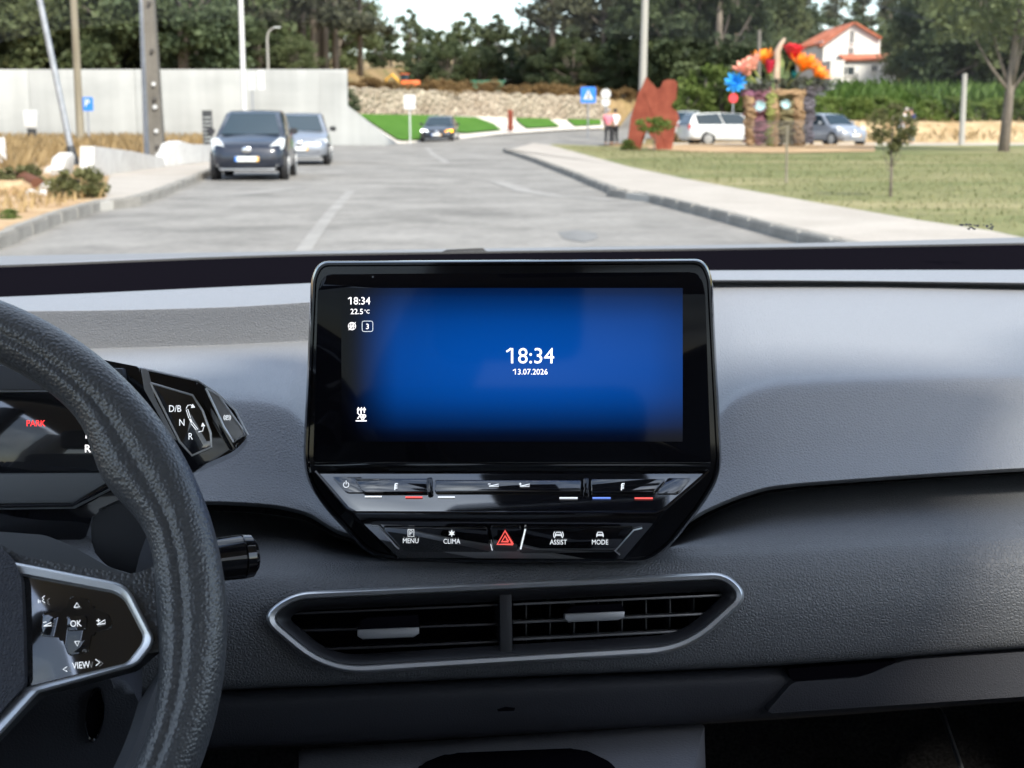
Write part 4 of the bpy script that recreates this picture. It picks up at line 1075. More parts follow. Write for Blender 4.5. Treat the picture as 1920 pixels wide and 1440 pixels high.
# stone retaining wall that recedes to the right
m = M['stone']; v_ = coords(m, (1, 1, 1)); vo_ = nd(m, "ShaderNodeTexVoronoi"); vo_.inputs["Scale"].default_value = 2.6
lk(m, v_, vo_.inputs["Vector"]); rr_ = nd(m, "ShaderNodeValToRGB"); e = rr_.color_ramp.elements
e[0].color = (.24, .19, .14, 1); e[1].color = (.42, .36, .285, 1)
lk(m, vo_.outputs["Color"], rr_.inputs["Fac"]); overlay(m, rr_, 6, .78, 1.12); bump(m, 2.6, 1.0, .12, "voronoi")
bm = bmesh.new()
NS = 60; prev = None
for i in range(NS + 1):
    px = 640 + 500 * i / NS; Yw = wallY(-9.9 + 16.4 * (px - 650) / 480)
    tpx = 163 + 19 * (px - 640) / 500 + 2.0 * math.sin(i * 1.7) + RNG.normal() * .8; bpx = 222 + 8 * (px - 640) / 500
    a, b = YP(px, tpx, Yw), YP(px, bpx, Yw)
    cur = [bm.verts.new(p) for p in (b, a, a + Vector((-.3, .6, .02)), b + Vector((-.3, .6, 0)))]
    if prev:
        for k in range(3): bm.faces.new((prev[k], cur[k], cur[k + 1], prev[k + 1]))
    prev = cur
setp(from_bm('stone_wall', bm, M['stone']), 'long rubble stone retaining wall above the bright turf bank', 'wall')
# concrete wall with its raked end and a coping line
cw = thing('concrete_wall', 'tall pale grey concrete wall behind the parked cars', 'wall', (-20, 71.2, 0))
def loc(o, root): 
    for v in o.data.vertices: v.co -= root.location
    return o
WTOP = YP(650, 130, 71.2).z
xe = YP(650, 130, 71.2).x
for i in range(12):                   # poured bays with open joints
    x1 = xe - i * 5.2; x0 = x1 - 5.18
    loc(box('wall_bay', ((x0 + x1) / 2, 71.35, WTOP / 2 - .1), (x1 - x0, .3, WTOP + .2), M['conc'], cw, .01), cw)
loc(prism('wall_end', [YP(x, y, 71.18) for x, y in ((600, 128.6 + 6), (650.5, 136), (650.5, 198), (664, 208), (744, 269), (700, 276), (600, 276))], Vector((0, -1, 0)), .28, M['conc'], cw, 0, smooth=False), cw)

# ---- poles, posts and signs ------------------------------------------------------------------
def pole(name, label, cat, p0, p1, r0, r1, mat, seg=12, group=None):
    t = thing(name, label, cat, p0, 0, group)
    d = Vector(p1) - Vector(p0)
    tubes('shaft', [([(0, 0, -.05), d * .5, d], [r0, (r0 + r1) / 2, r1])], mat, t, seg)
    return t
def foot(px, py, z=None):
    p = gp(px, py); return Vector((p[0], p[1], gz(p[1]) + (.13 if z is None else z)))
p0 = foot(140, 318)
p1 = YP(62, -60, p0.y)
lp = pole('leaning_pole', 'thin galvanised pole leaning over the dry verge', 'pole', p0, p1, .085, .075, M['galv'])
lathe_bm = bmesh.new(); lathe(lathe_bm, [(.14, 0), (.14, .12), (.10, .5), (.09, .52)], (0, 0, -.02), p1 - p0, 12); autosmooth(from_bm('pole_sleeve', lathe_bm, M['dark'], lp), 40)
Yq = 58.0
q0, q1 = YP(151, 262, Yq), YP(134, -80, Yq)
pole('wooden_pole', 'weathered round wooden pole beside the blue parking sign', 'pole', (q0.x, q0.y, 0), q1, .17, .13, M['wood'])
g0 = foot(276, 312)
gt_ = YP(264, -60, g0.y)
pole('lamp_pole', 'slim galvanised pole hugging the square concrete utility pole', 'pole', g0, gt_, .085, .075, M['galv'])
u0 = foot(297, 315); u1 = YP(275, -80, u0.y)
ut = thing('utility_pole', 'square grey concrete utility pole with pale round holes', 'pole', u0)
d = u1 - u0
def sq(c, h): return [c + Vector(v) for v in ((-h, -h, 0), (h, -h, 0), (h, h, 0), (-h, h, 0))]
strip('shaft', [sq(Vector((0, 0, -.1)), .19), sq(d * .5, .155), sq(d, .125)], M['concpole'], ut, smooth=False, cap=True)
M['hole'] = material('hole_shadow', (0.06, 0.055, 0.05), .9)
for py, mt in ((275, 'hole'), (291, 'whitepole'), (246, 'whitepole'), (201, 'whitepole'), (186, 'hole'), (158, 'whitepole'), (95, 'hole'), (5, 'hole')):
    c = YP(297 - 16.5 * (315 - py) / 300, py, u0.y - .2) - u0
    bm = bmesh.new(); lathe(bm, [(.055, -.02), (.055, .04), (.04, .05)], c, (0, -1, 0), 12)
    from_bm('pole_hole', bm, M[mt], ut)
# white lamp mast with its pair of sign backs
w0 = YP(460, 275, 64); w0.z = .2; w1 = YP(449, -80, 64)
pole('lamp_mast', 'white painted lamp mast rising behind the dark hatchback', 'lamp post', w0, w1, .13, .10, M['whitepole'])
def sign(name, label, px, py0, Y, wpx, hpx, pymid, face, back='signgrey', r=.03, round_=False, post='galv', foot_py=None):
    c = YP(px, pymid, Y); w, h = wpx * Y / F, hpx * Y / F
    t = thing(name, label, 'sign', (c.x, c.y, height(c.x, c.y) if foot_py is None else YP(px, foot_py, Y).z))
    zb = -.1; zt = c.z - t.location.z
    tubes('post', [([(0, 0.05, zb), (0, 0.05, zt + h * .45)], .04)], M[post], t, 8)
    bm = bmesh.new()
    if round_: lathe(bm, [(w / 2, -.012), (w / 2, .012)], (0, -.012, zt), (0, -1, 0), 24)
    else:
        pts = roundpoly([(-w / 2, -h / 2), (w / 2, -h / 2), (w / 2, h / 2), (-w / 2, h / 2)], min(w, h) * .12, 4)
        f = [bm.verts.new((x, -.024, zt + y)) for x, y in pts]; b = [bm.verts.new((x, 0, zt + y)) for x, y in pts]
        bm.faces.new(f); bm.faces.new(list(reversed(b)))
        for i in range(len(f)): bm.faces.new((f[i], b[i], b[(i + 1) % len(f)], f[(i + 1) % len(f)]))
    from_bm('plate', bm, M[face], t)
    return t, zt, w, h
def flat(name, pts, y, mat, parent):
    bm = bmesh.new(); bm.faces.new([bm.verts.new((x, y, z)) for x, z in pts]); return from_bm(name, bm, mat, parent)
t, zt, w, h = sign('parking_sign', 'square blue parking sign in front of the concrete wall', 163, 0, 60, 23, 25, 195, 'signblue')
cu = Plane(YP(163, 195, 60 - .026), Vector((0, -1, 0)))
o = text('sign_lettering', 'P', cu, 163, 193, 13, M['signwhite'], t, off=.003, bold=.02); loc(o, t)
t, zt, w, h = sign('sign_panel', 'grey backs of two narrow panels beside the white lamp mast', 472, 0, 66, 14, 33, 152, 'signgrey')
box('plate', (w * 1.25, -.01, zt + .05), (w * .9, .025, h * 1.05), M['signwhite'], t)
t, zt, w, h = sign('sign_panel', 'plain white square sign on a post in front of the turf bank', 768, 0, 69.5, 21, 26, 191, 'signwhite', post='whitepole', foot_py=266)
t, zt, w, h = sign('crossing_sign', 'blue pedestrian crossing sign near the person in pink', 1103, 0, 74, 28, 29, 178, 'signblue', foot_py=258)
flat('white_triangle', [(-w * .32, zt - h * .28), (w * .32, zt - h * .28), (0, zt + h * .34)], -.028, M['signwhite'], t)
strokes_pts = [[(-w * .02, zt + h * .12), (w * .05, zt + h * .12), (w * .05, zt + h * .20), (-w * .02, zt + h * .20)], [(-w * .05, zt - h * .10), (w * .06, zt - h * .10), (w * .05, zt + h * .10), (-w * .03, zt + h * .10)], [(-w * .12, zt - h * .25), (-w * .05, zt - h * .25), (w * .03, zt - h * .08), (-w * .04, zt - h * .08)], [(w * .06, zt - h * .25), (w * .13, zt - h * .25), (w * .06, zt - h * .08), (0, zt - h * .08)]]
for s in strokes_pts: flat('walking_figure', s, -.031, M['dark'], t)
t, zt, w, h = sign('round_sign', 'two pale round sign plates one above the other', 1136, 0, 73, 18, 18, 176, 'signwhite', round_=True, foot_py=262)
bm = bmesh.new(); lathe(bm, [(w * .46, -.012), (w * .46, .012)], (0, -.012, zt - h * .82), (0, -1, 0), 24); from_bm('plate', bm, M['signgrey'], t)
t, zt, w, h = sign('round_sign', 'small red round sign left of the giant flower baskets', 1375, 0, 74, 17, 17, 184, 'signred', round_=True, foot_py=258)
# black louvred board by the hatchback
lb = thing('louvred_board', 'black louvred board standing beside the dark hatchback', 'board', YP(390, 272, 50))
lb.location.z = gz(50) + .1
hh = YP(390, 207, 50).z - lb.location.z
box('board', (0, .05, hh / 2), (.34, .05, hh), M['dark'], lb, .005)
for k in range(7): box('slat', (0, -.005, hh * (.30 + .09 * k)), (.28, .05, .03), M['signgrey'], lb, .004)
# meter cabinet on its stub
mb = thing('meter_cabinet', 'small grey meter cabinet on a stub by the concrete wall', 'cabinet', YP(60, 256, 64))
mb.location.z = .1
zc = YP(60, 224, 64).z - .1
box('cabinet', (0, 0, zc), (.62, .25, .80), M['greybox'], mb, .05); box('cabinet_door', (-.01, -.14, zc - .02), (.44, .03, .6), M['signwhite'], mb, .02); box('stub', (0, .02, zc / 2 - .2), (.35, .2, max(.3, zc - .4)), M['dark'], mb, .02)
# low white walls and blocks
def block(name, label, pts, Y0, Y1, depth, cat='wall'):
    """Low wall from pixel outline; each x gets its own distance between the two ends."""
    xs_ = [p[0] for p in pts]; a, b = min(xs_), max(xs_)
    def pt(x, y): return YP(x, y, Y0 + (Y1 - Y0) * (x - a) / (b - a))
    base = pt(pts[0][0], pts[0][1]); t = thing(name, label, cat, base)
    fr = [pt(*p) - base for p in pts]; n = (fr[1] - fr[0]).cross(fr[2] - fr[0]).normalized()
    if n.y > 0: n = -n
    prism('wall_face', fr, Vector((n.x, n.y, 0)).normalized(), depth, M['white'], t, .02)
    return t
block('garden_wall', 'longer low white wall left of the concrete utility pole', [(150, 274), (222, 283), (285, 296), (288, 312), (240, 322), (165, 338), (148, 330)], 30.5, 36.5, .3)
block('garden_wall', 'short stepped white wall between utility pole and dark hatchback', [(312, 300), (325, 270), (338, 264), (358, 270), (420, 272), (420, 302), (360, 306), (310, 314)], 36.5, 42, .3)
block('wall_pier', 'white wall pier at the edge of the dry verge', [(-120, 258), (9, 258), (14, 304), (-120, 318)], 34, 35, .3, 'pier')
block('wall_stub', 'broken white stub of wall at the foot of the leaning pole', [(118, 318), (124, 296), (136, 286), (141, 292), (137, 325), (120, 328)], 31, 31.6, .3, 'stub')
# concrete pole, far lamp, posts
def simplepole(name, label, px0, py0, px1, py1, Y, r, mat, cat='pole'):
    a, b = YP(px0, py0, Y), YP(px1, py1, Y); a.z = height(a.x, a.y) + .04
    return pole(name, label, cat, a, b, r, r * .75, M[mat])
simplepole('utility_pole', 'tall round concrete pole behind the rusty steel sculpture', 1202, 262, 1212, -90, 76, .22, 'concpole2')
simplepole('concrete_post', 'white concrete post standing before the straw bank', 1803, 268, 1809, 138, 68, .15, 'concpole2', 'post')
simplepole('wooden_post', 'thin grey pole rising behind the flower baskets', 1421, 262, 1424, 56, 76, .12, 'concpole', 'pole')
fl = thing('street_lamp', 'grey street lamp with curved arm above the concrete wall', 'street lamp', YP(503, 135, 74.5)); fl.location.z = height(fl.location.x, 74.5)
zt = YP(503, 62, 74.5).z - fl.location.z
tubes('post', [([(0, 0, -.1), (0, 0, zt * .9), (.05, 0, zt), (.22, 0, zt + .2), (.5, 0, zt + .3)], [.07, .055, .05, .042, .035])], M['concpole2'], fl, 8)
box('lamp_head', (.52, 0, zt + .28), (.36, .13, .07), M['signgrey'], fl, .03)
simplepole('stake', 'slender wooden stake on the lawn before the flower baskets', 1474, 352, 1476, 236, 28, .028, 'wood', 'stake')
wr_ = tubes('overhead_cable', [([YP(1560, -20, 90) + (YP(2100, 105, 60) - YP(1560, -20, 90)) * k + Vector((0, 0, -1.2 * 4 * k * (1 - k) * .35)) for k in np.linspace(0, 1, 14)], .022)], M['dark'], None, 5)
setp(wr_, 'thin overhead cable sagging across the trees above the house', 'cable')

# ---- rusty steel sculptures --------------------------------------------------------------------
YS = 56.0
out = [(215, 812), (238, 640), (278, 505), (300, 468), (322, 414), (345, 440), (382, 482), (402, 470), (412, 440), (432, 430), (468, 430), (490, 448), (484, 535), (456, 566), (462, 585), (490, 602), (500, 640), (478, 700), (470, 760), (456, 822), (376, 822), (372, 762), (345, 735), (330, 700), (300, 740), (283, 812)]
sc0 = YP(1100 + 345 / 2.88, 818 / 2.88, YS); sc0.z = gz(YS) + .1
st = thing('steel_sculpture', 'rusty red steel sculpture with two peaks on the lawn', 'sculpture', sc0)
fr = [YP(1100 + x / 2.88, y / 2.88, YS) for x, y in out]
o = prism('steel_plate', [p - sc0 for p in fr], Vector((0, -1, 0)), .12, M['corten'], st, .008, smooth=False)
rib = [YP(1100 + x / 2.88, y / 2.88, YS - .02) - sc0 for x, y in ((305, 500), (328, 500), (462, 790), (440, 815))]
prism('diagonal_rib', rib, Vector((0, -1, 0)), .10, M['corten'], st, .005, smooth=False)
wing = [YP(1100 + x / 2.88, y / 2.88, YS) - sc0 for x, y in ((215, 812), (283, 812), (330, 700), (322, 414))]
prism('folded_wing', [wing[0] + Vector((0, .4, 0)), wing[1] + Vector((.1, .5, 0)), wing[2] + Vector((0, .2, 0)), wing[3] + Vector((0, .14, 0))], Vector((0, -1, 0)), .05, M['corten'], st, 0, smooth=False)
tz = YP(957, 240, 84); tz.z = .5
tot = thing('steel_post', 'rusty square steel post on the pale paved strip', 'post', YP(957, 239, 86))
hh = (239 - 207) * 86 / F
box('shaft', (0, 0, hh / 2 - .1), (.30, .25, hh + .2), M['corten'], tot, .01); box('base_plate', (0.02, -.02, .02), (.5, .4, .06), M['corten'], tot, .01)
# ================================================================== vegetation
def leaves_mesh(name, pts, size, mat, tilt=1.0, aspect=.6, jit=.35):
    """One mesh of many small four-sided leaves around the given points."""
    n = len(pts); P = np.asarray(pts)
    u = RNG.normal(size=(n, 3)); u[:, 2] *= tilt; u /= np.linalg.norm(u, axis=1)[:, None]
    w = RNG.normal(size=(n, 3)); v = np.cross(u, w); v /= np.linalg.norm(v, axis=1)[:, None]
    s = size * (1 + jit * RNG.normal(size=(n, 1))).clip(.4, 2)
    a, b = u * s * .5, v * s * .5 * aspect
    nrm = np.cross(u, v) * s * .10
    V = np.stack([P - a, P - b + nrm, P + a, P + b + nrm], 1).reshape(-1, 3)
    me = bpy.data.meshes.new(name)
    me.vertices.add(n * 4); me.vertices.foreach_set("co", V.ravel())
    me.loops.add(n * 4); me.loops.foreach_set("vertex_index", np.arange(n * 4, dtype=np.int32))
    me.polygons.add(n); me.polygons.foreach_set("loop_start", np.arange(0, n * 4, 4, dtype=np.int32))
    me.update(calc_edges=True); me.validate()
    me.materials.append(mat)
    return me
def clumps(n_cl, n_leaf, rx, rz, cz, cl_r, shell=.55, flat=.75):
    C = []
    while len(C) < n_cl:
        p = RNG.uniform(-1, 1, 3)
        r = np.linalg.norm(p)
        if r > 1 or (r < shell and RNG.random() < .75): continue
        if p[2] < -.75: continue
        C.append(p * np.array([rx, rx, rz]) * RNG.uniform(.85, 1.12))
    out = []
    for c in C:
        k = RNG.uniform(.6, 1.35) * cl_r
        q = RNG.normal(size=(n_leaf, 3)); q /= np.linalg.norm(q, axis=1)[:, None]
        q *= (RNG.random((n_leaf, 1)) ** .45) * k; q[:, 2] *= flat
        out.append(c + q + np.array([0, 0, cz]))
    return np.concatenate(out), C
def trunk_mesh(name, H, r, limbs, cz, mat, lean=0):
    bm = bmesh.new()
    tube(bm, [(0, 0, -.2), (lean * .2, 0, H * .3), (lean * .6, .05, H * .65), (lean, 0, H)], [r * 1.25, r, r * .75, r * .35], 8)
    for L in limbs:
        z0 = min(H * .9, max(H * .35, L[2] * .65 + cz * .2)); a = Vector((lean * z0 / H, 0, z0)); b = Vector(L) + Vector((0, 0, cz))
        tube(bm, [a, a.lerp(b, .5) + Vector((0, 0, -.15)), b], [r * .45, r * .28, r * .08], 5)
    me = bpy.data.meshes.new(name); bmesh.ops.recalc_face_normals(bm, faces=bm.faces); bm.to_mesh(me); bm.free()
    me.materials.append(mat); me.polygons.foreach_set("use_smooth", [True] * len(me.polygons)); return me
def broad(H, R, n_cl, n_leaf, size, mat, base=.28):
    cz = H * (base + (1 - base) / 2); rz = H * (1 - base) / 2
    pts, C = clumps(n_cl, n_leaf, R, rz, cz, R * .27)
    return (trunk_mesh('trunk', H * .75, .028 * H + .03, [C[i] for i in range(0, min(len(C), 14))], cz, M['bark']), leaves_mesh('crown', pts, size, mat))
def pine(H, R, n_leaf, size, mat):
    pts = []; ends = []
    for k in range(44):
        z = H * RNG.uniform(.22, 1.0); f = 1 - ((z / H - .22) / .78) ** 1.6 * .75
        a = RNG.uniform(0, 2 * math.pi); r = R * f * RNG.uniform(.35, 1.0)
        c = np.array([r * math.cos(a), r * math.sin(a), z]); ends.append(c)
        q = RNG.normal(size=(n_leaf, 3)) * np.array([.30, .30, .17]) * R * .62; pts.append(c + q)
    bm_c = trunk_mesh('trunk', H * .98, .010 * H + .05, [e - np.array([0, 0, 0]) for e in ends[:16]], 0, M['bark'])
    return bm_c, leaves_mesh('crown', np.concatenate(pts), size, mat)
M['leaf_mid2'] = leaf_mat('leaf_mid_green', (0.056, 0.080, 0.040), (0.120, 0.148, 0.066))
M['leaf_rust'] = leaf_mat('leaf_rust', (0.14, 0.085, 0.035), (0.26, 0.17, 0.075))
KIND = {
    'scrub': [broad(2.4, 2.3, 34, 60, .28, M['leaf_rust'], -.3)],
    'oak': [broad(11, 4.4, 64, 190, .36, M['leaf_dark'], -.10), broad(12, 4.0, 62, 190, .34, M['leaf_mid2'], -.08), broad(10, 4.6, 62, 190, .36, M['leaf_mid'], -.10)],
    'pine': [pine(15, 2.6, 110, .40, M['leaf_pine']), pine(17, 3.0, 110, .42, M['leaf_pine'])],
    'euca': [broad(10, 2.5, 46, 90, .42, M['leaf_mid'], -.02), broad(11, 2.7, 46, 90, .42, M['leaf_dark'], -.02)],
    'bush': [broad(2.6, 1.9, 40, 70, .24, M['leaf_light'], -.25), broad(2.4, 2.1, 40, 70, .24, M['leaf_mid'], -.25)],
}
def tree(name, label, kind, var, x, y, s=1.0, sz=1.0, group=None, cat='tree', z=None):
    tr_, cr = KIND[kind][var % len(KIND[kind])]
    t = thing(name, label, cat, (x, y, (height(x, y) if z is None else z) - .05), RNG.uniform(0, 6.28), group)
    t.scale = (s, s, s * sz)
    for nm, me in (('trunk' if kind != 'bush' else 'stem', tr_), ('crown' if kind != 'bush' else 'foliage', cr)):
        o = bpy.data.objects.new(nm, me); col.objects.link(o); o.parent = t
    return t
def at(px, Y): return (px - 960) / F * Y / math.cos(PITCH) * (1 + 0.0), Y
def xat(px, Y): return YP(px, 228, Y).x
# dense wood behind the concrete wall
for i, (px, Y, s) in enumerate(((-120, 84, 1.1), (0, 88, 1.15), (70, 80, .95), (150, 86, 1.1), (215, 79, .9), (290, 84, 1.05), (350, 79, .85), (392, 86, 1.1), (-60, 78, .95), (110, 95, 1.3), (250, 96, 1.3), (370, 97, 1.3))):
    tree('broadleaf_tree', 'dense broadleaf tree crowding behind the left stretch of concrete wall', 'oak', i, xat(px, Y), Y, s, 1.0, 'broadleaf trees behind the concrete wall')
for i, (px, Y, s) in enumerate(((425, 88, 1.0), (455, 98, 1.1), (480, 86, .95), (520, 95, 1.1), (545, 87, .95), (570, 99, 1.1), (592, 88, .98), (612, 96, 1.05), (632, 90, .95), (500, 106, 1.2), (600, 108, 1.2), (440, 108, 1.2))):
    tree('pine_tree', 'tall brown-trunked pine standing in the wood behind the concrete wall end', 'pine', i, xat(px, Y), Y, s, 1.0, 'pines behind the concrete wall')
tree('pine_tree', 'lone slender pine standing clear against the sky beyond the wall end', 'pine', 0, xat(678, 104), 104, .88)
for i, (px, Y) in enumerate(((470, 118), (560, 120), (640, 122), (530, 126), (610, 128), (440, 122))):
    tree('broadleaf_tree', 'dark understorey tree deep among the pines', 'oak', i, xat(px, Y), Y, .8, .9, 'understorey trees among the pines')
# tree line across the far field, with sky above it
far = ((705, 150, .42), (735, 160, .5), (770, 150, .92), (800, 158, 1.0), (828, 148, .86), (856, 156, .95), (882, 150, 1.12), (912, 158, .98), (936, 149, 1.10), (966, 156, 1.02), (990, 150, .95), (1020, 158, 1.0), (1050, 150, .95), (1085, 156, .98), (1120, 150, .9), (1150, 158, .98))
for i, (px, Y, s) in enumerate(far):
    tree('field_tree', 'round-topped tree in the far row beyond the rough field', 'euca', i, xat(px, Y), Y, s * .72, .98, 'far row of trees beyond the field')
for i, (px, Y, s) in enumerate(((1030, 120, .45), (1075, 118, .5), (1120, 121, .48), (1165, 118, .52), (1205, 120, .5), (1225, 117, .5))):
    tree('low_tree', 'low leafy tree at the foot of the open pines', 'oak', i, xat(px, Y), Y, s, .85, 'low trees under the open pines')
for i, (px, Y, s) in enumerate(((425, 84, .5), (490, 82, .3), (560, 82, .28), (632, 84, .3))):
    tree('low_tree', 'low tree peering over the wall between the pine trunks', 'oak', i, xat(px, Y), Y, s, .8, 'low trees among the pine trunks')
for i, (px, Y, s) in enumerate(((785, 140, .5), (840, 138, .52), (900, 139, .5), (960, 140, .52), (1020, 138, .55), (1080, 140, .6), (1140, 138, .6), (720, 145, .42))):
    tree('low_tree', 'low dark tree filling the foot of the far tree row', 'oak', i, xat(px, Y), Y, s, .85, 'low trees under the far row')
for i, (px, Y, s) in enumerate(((1035, 128, 1.15), (1075, 132, 1.2), (1130, 126, 1.15), (1165, 134, 1.25), (1190, 124, 1.1), (1215, 132, 1.2))):
    tree('pine_tree', 'tall open pine towering behind the concrete pole and rusty sculpture', 'pine', i, xat(px, Y), Y, s, 1.0, 'open pines behind the sculpture')
for i, (px, Y, s) in enumerate(((1240, 118, 1.05), (1275, 108, 1.1), (1310, 116, 1.3), (1345, 106, 1.1), (1375, 112, 1.2), (1405, 150, 1.35), (1450, 155, 1.3), (1230, 130, 1.2), (1310, 128, 1.4))):
    tree('oak_tree', 'massive dark green tree behind the hedge and flower baskets', 'oak', i, xat(px, Y), Y, s * .92, 1.0, 'dark trees behind the flower baskets')
for i, (px, Y, s) in enumerate(((1500, 190, 1.3), (1560, 195, 1.35), (1610, 190, 1.35), (1660, 195, 1.4), (1700, 188, 1.4))):
    tree('hill_pine', 'far pine on the rise behind the white house', 'pine', i, xat(px, Y), Y, s * .62, .9, 'pines behind the house')
    tree('hill_tree', 'dark tree at the foot of the pines behind the white house', 'oak', i, xat(px + 30, Y - 6), Y - 6, .8, .9, 'trees behind the house')
for i, (px, Y, s) in enumerate(((1760, 150, 1.1), (1790, 104, 1.05), (1825, 98, 1.1), (1870, 104, 1.05), (1920, 98, 1.15), (1990, 100, 1.1), (2070, 102, 1.15), (1735, 128, .85))):
    tree('grove_tree', 'leafy tree of the grove right of the white house', 'oak', i + 1, xat(px, Y), Y, s, 1.0, 'grove right of the house')
# the larger tree at the edge of the lawn
bt0 = foot(1881, 290)
btm = (trunk_mesh('trunk', 6.0, .17, [Vector((1.6, .4, .6)), Vector((-1.5, 0, .5)), Vector((.4, -.8, 1.4)), Vector((-.8, .6, 1.6))], 3.9, M['bark'], .35), None)
pts, C_ = clumps(58, 75, 3.3, 2.0, 5.7, .95, .3)
bt = thing('shade_tree', 'shade tree with a bare trunk at the far edge of the lawn', 'tree', bt0)
link('trunk', btm[0], None, bt); link('crown', leaves_mesh('crown', pts, .26, M['leaf_mid']), None, bt)
# young planted trees on the lawn
y0 = foot(1669, 383)
yt = thing('sapling', 'thin young tree with sparse grey-green leaves on the lawn', 'tree', y0)
link('trunk', trunk_mesh('trunk', 1.25, .022, [Vector((.2, 0, .25)), Vector((-.2, .1, .3)), Vector((.1, -.2, .5)), Vector((-.15, -.1, -.1))], .75, M['bark'], -.02), None, yt)
pts, C_ = clumps(30, 34, .34, .50, 1.02, .13, .1)
link('crown', leaves_mesh('crown', pts, .07, M['leaf_olive']), None, yt)
y1 = foot(1226, 290)
yt = thing('sapling', 'small leafy sapling growing before the rusty steel sculpture', 'tree', y1)
link('trunk', trunk_mesh('trunk', .8, .025, [Vector((.3, 0, .1)), Vector((-.3, 0, .15)), Vector((.1, -.2, .2))], .75, M['bark']), None, yt)
pts, C_ = clumps(16, 40, .62, .30, .95, .2, .1)
link('crown', leaves_mesh('crown', pts, .12, M['leaf_light']), None, yt)
for px, py, s, lb_ in ((1178, 287, .2, 'small yellowish shrub at the left foot of the rusty sculpture'),):
    p = foot(px, py); tree('shrub', lb_, 'bush', 0, p.x, p.y, s, .9, cat='shrub', z=p.z)
# hedges and bushes on the right
for i, (px, Y, s, sz) in enumerate(((1290, 90, .85, 1.0), (1322, 92, 1.05, 1.15), (1352, 90, .9, 1.0), (1378, 92, .8, 1.0), (1262, 92, .75, .9), (1245, 94, .7, .9))):
    tree('hedge_bush', 'bright green bush in the hedge right of the rusty sculpture', 'bush', i // 3, xat(px, Y), Y, s * 1.1, sz, 'bushes of the hedge behind the parked estate', 'bush')
for i, (px, Y, s) in enumerate(((1545, 82, .72), (1575, 83, .66), (1605, 82, .7), (1640, 83, .7), (1672, 82, .62), (1735, 82, .62), (1775, 83, .7), (1830, 82, .55), (1865, 83, .66), (1920, 82, .7), (1975, 83, .66))):
    tree('bank_bush', 'yellow-green bush along the top of the straw bank', 'bush', 0, xat(px, Y), Y, s * 1.05, .85, 'bushes along the straw bank', 'bush')
# dry scrub over the stone wall
for i in range(22):
    px = 665 + 24 * i; Yb = wallY(-9.9 + 16.4 * (px - 650) / 480) + 1.2 + 2.5 * RNG.random()
    nme = 'scrub_bush'
    t = tree(nme, 'low rusty-brown scrub bush on top of the stone wall', 'scrub', 0, xat(px, Yb), Yb, .32 + .24 * RNG.random(), .75, 'scrub on the stone wall', 'bush')

def blades(name, pts, h, w, mat, bend=.35):
    n = len(pts); P = np.asarray(pts, float); a = RNG.uniform(0, 2 * math.pi, n)
    d = np.stack([np.cos(a), np.sin(a), np.zeros(n)], 1); s = np.stack([-np.sin(a), np.cos(a), np.zeros(n)], 1)
    hh = (h * RNG.uniform(.5, 1.3, n))[:, None]; up = np.array([0, 0, 1.])
    V = np.stack([P - s * w, P + s * w, P + up * hh * .6 + d * hh * bend * .4 + s * w * .6, P + up * hh * .9 + d * hh * bend], 1).reshape(-1, 3)
    me = bpy.data.meshes.new(name); me.vertices.add(n * 4); me.vertices.foreach_set("co", V.ravel())
    me.loops.add(n * 4); me.loops.foreach_set("vertex_index", np.arange(n * 4, dtype=np.int32))
    me.polygons.add(n); me.polygons.foreach_set("loop_start", np.arange(0, n * 4, 4, dtype=np.int32)); me.update(calc_edges=True); me.validate(); me.materials.append(mat)
    return link(name, me)
# maize field on the rise
pts = []
for r in range(9):
    Y = 87 + r * 1.6
    for x in np.arange(xat(1400, Y), xat(2080, Y), .16): pts.append((x + RNG.normal() * .05, Y + RNG.normal() * .25, height(x, Y)))
pts = np.repeat(np.array(pts), 5, 0); pts[:, 2] += RNG.uniform(0, 1.3, len(pts))
setp(blades('maize_field', pts, 1.0, .07, M['maize'], .55), 'field of tall green maize on the rise below the house', 'crop', kind='stuff')
# dry grass on the left verge and grass on the lawn edge
pts = []
def in_poly_pts(poly, n):
    xs_, ys_ = [p[0] for p in poly], [p[1] for p in poly]; out = []
    while len(out) < n:
        x, y = RNG.uniform(min(xs_), max(xs_)), RNG.uniform(min(ys_), max(ys_))
        if inside(poly, x, y): out.append((x, y))
    return out
for (x, y) in in_poly_pts([gp(*p) for p in ((-300, 345), (40, 335), (120, 310), (330, 296), (360, 284), (400, 276), (200, 268), (-300, 268))], 9000):
    pts.append((x, y, gz(y) + .1))
setp(blades('dry_grass', pts, .55, .03, M['dry'], .45), 'tangle of straw-coloured dry grass below the concrete wall', 'grass', kind='stuff')
pts = [(x, y, gz(y) + .1) for x, y in in_poly_pts([gp(*p) for p in ((-300, 440), (0, 428), (190, 385), (200, 345), (-300, 350))], 1800)]
setp(blades('verge_grass', pts, .16, .02, M['dry'], .6), 'thin dry grass on the bare verge by the left kerb', 'grass', kind='stuff')
poly = [gp(*p) for p in ((1060, 279), (1200, 322), (1370, 360), (1570, 400), (1730, 431), (1840, 448), (2100, 448), (2100, 290), (1500, 300))]
pts = [(x, y, gz(y) + .11) for x, y in in_poly_pts(poly, 14000)]
setp(blades('lawn_grass', pts, .055, .012, M['grass'], .8), 'short half-dry grass of the lawn', 'grass', kind='stuff')
pts = [(x, y, gz(y) + .2) for x, y in in_poly_pts([(8, 75), (60, 75), (60, 80), (12, 80)], 3000)]
pts = [(x, y, height(x, y) + .1 if y > 77 else z + .9 * smst(75.5, 79.5, y)) for x, y, z in pts]
setp(blades('straw_grass', pts, .4, .03, M['dry'], .5), 'dry straw stalks on the bank behind the parked cars', 'grass', kind='stuff')

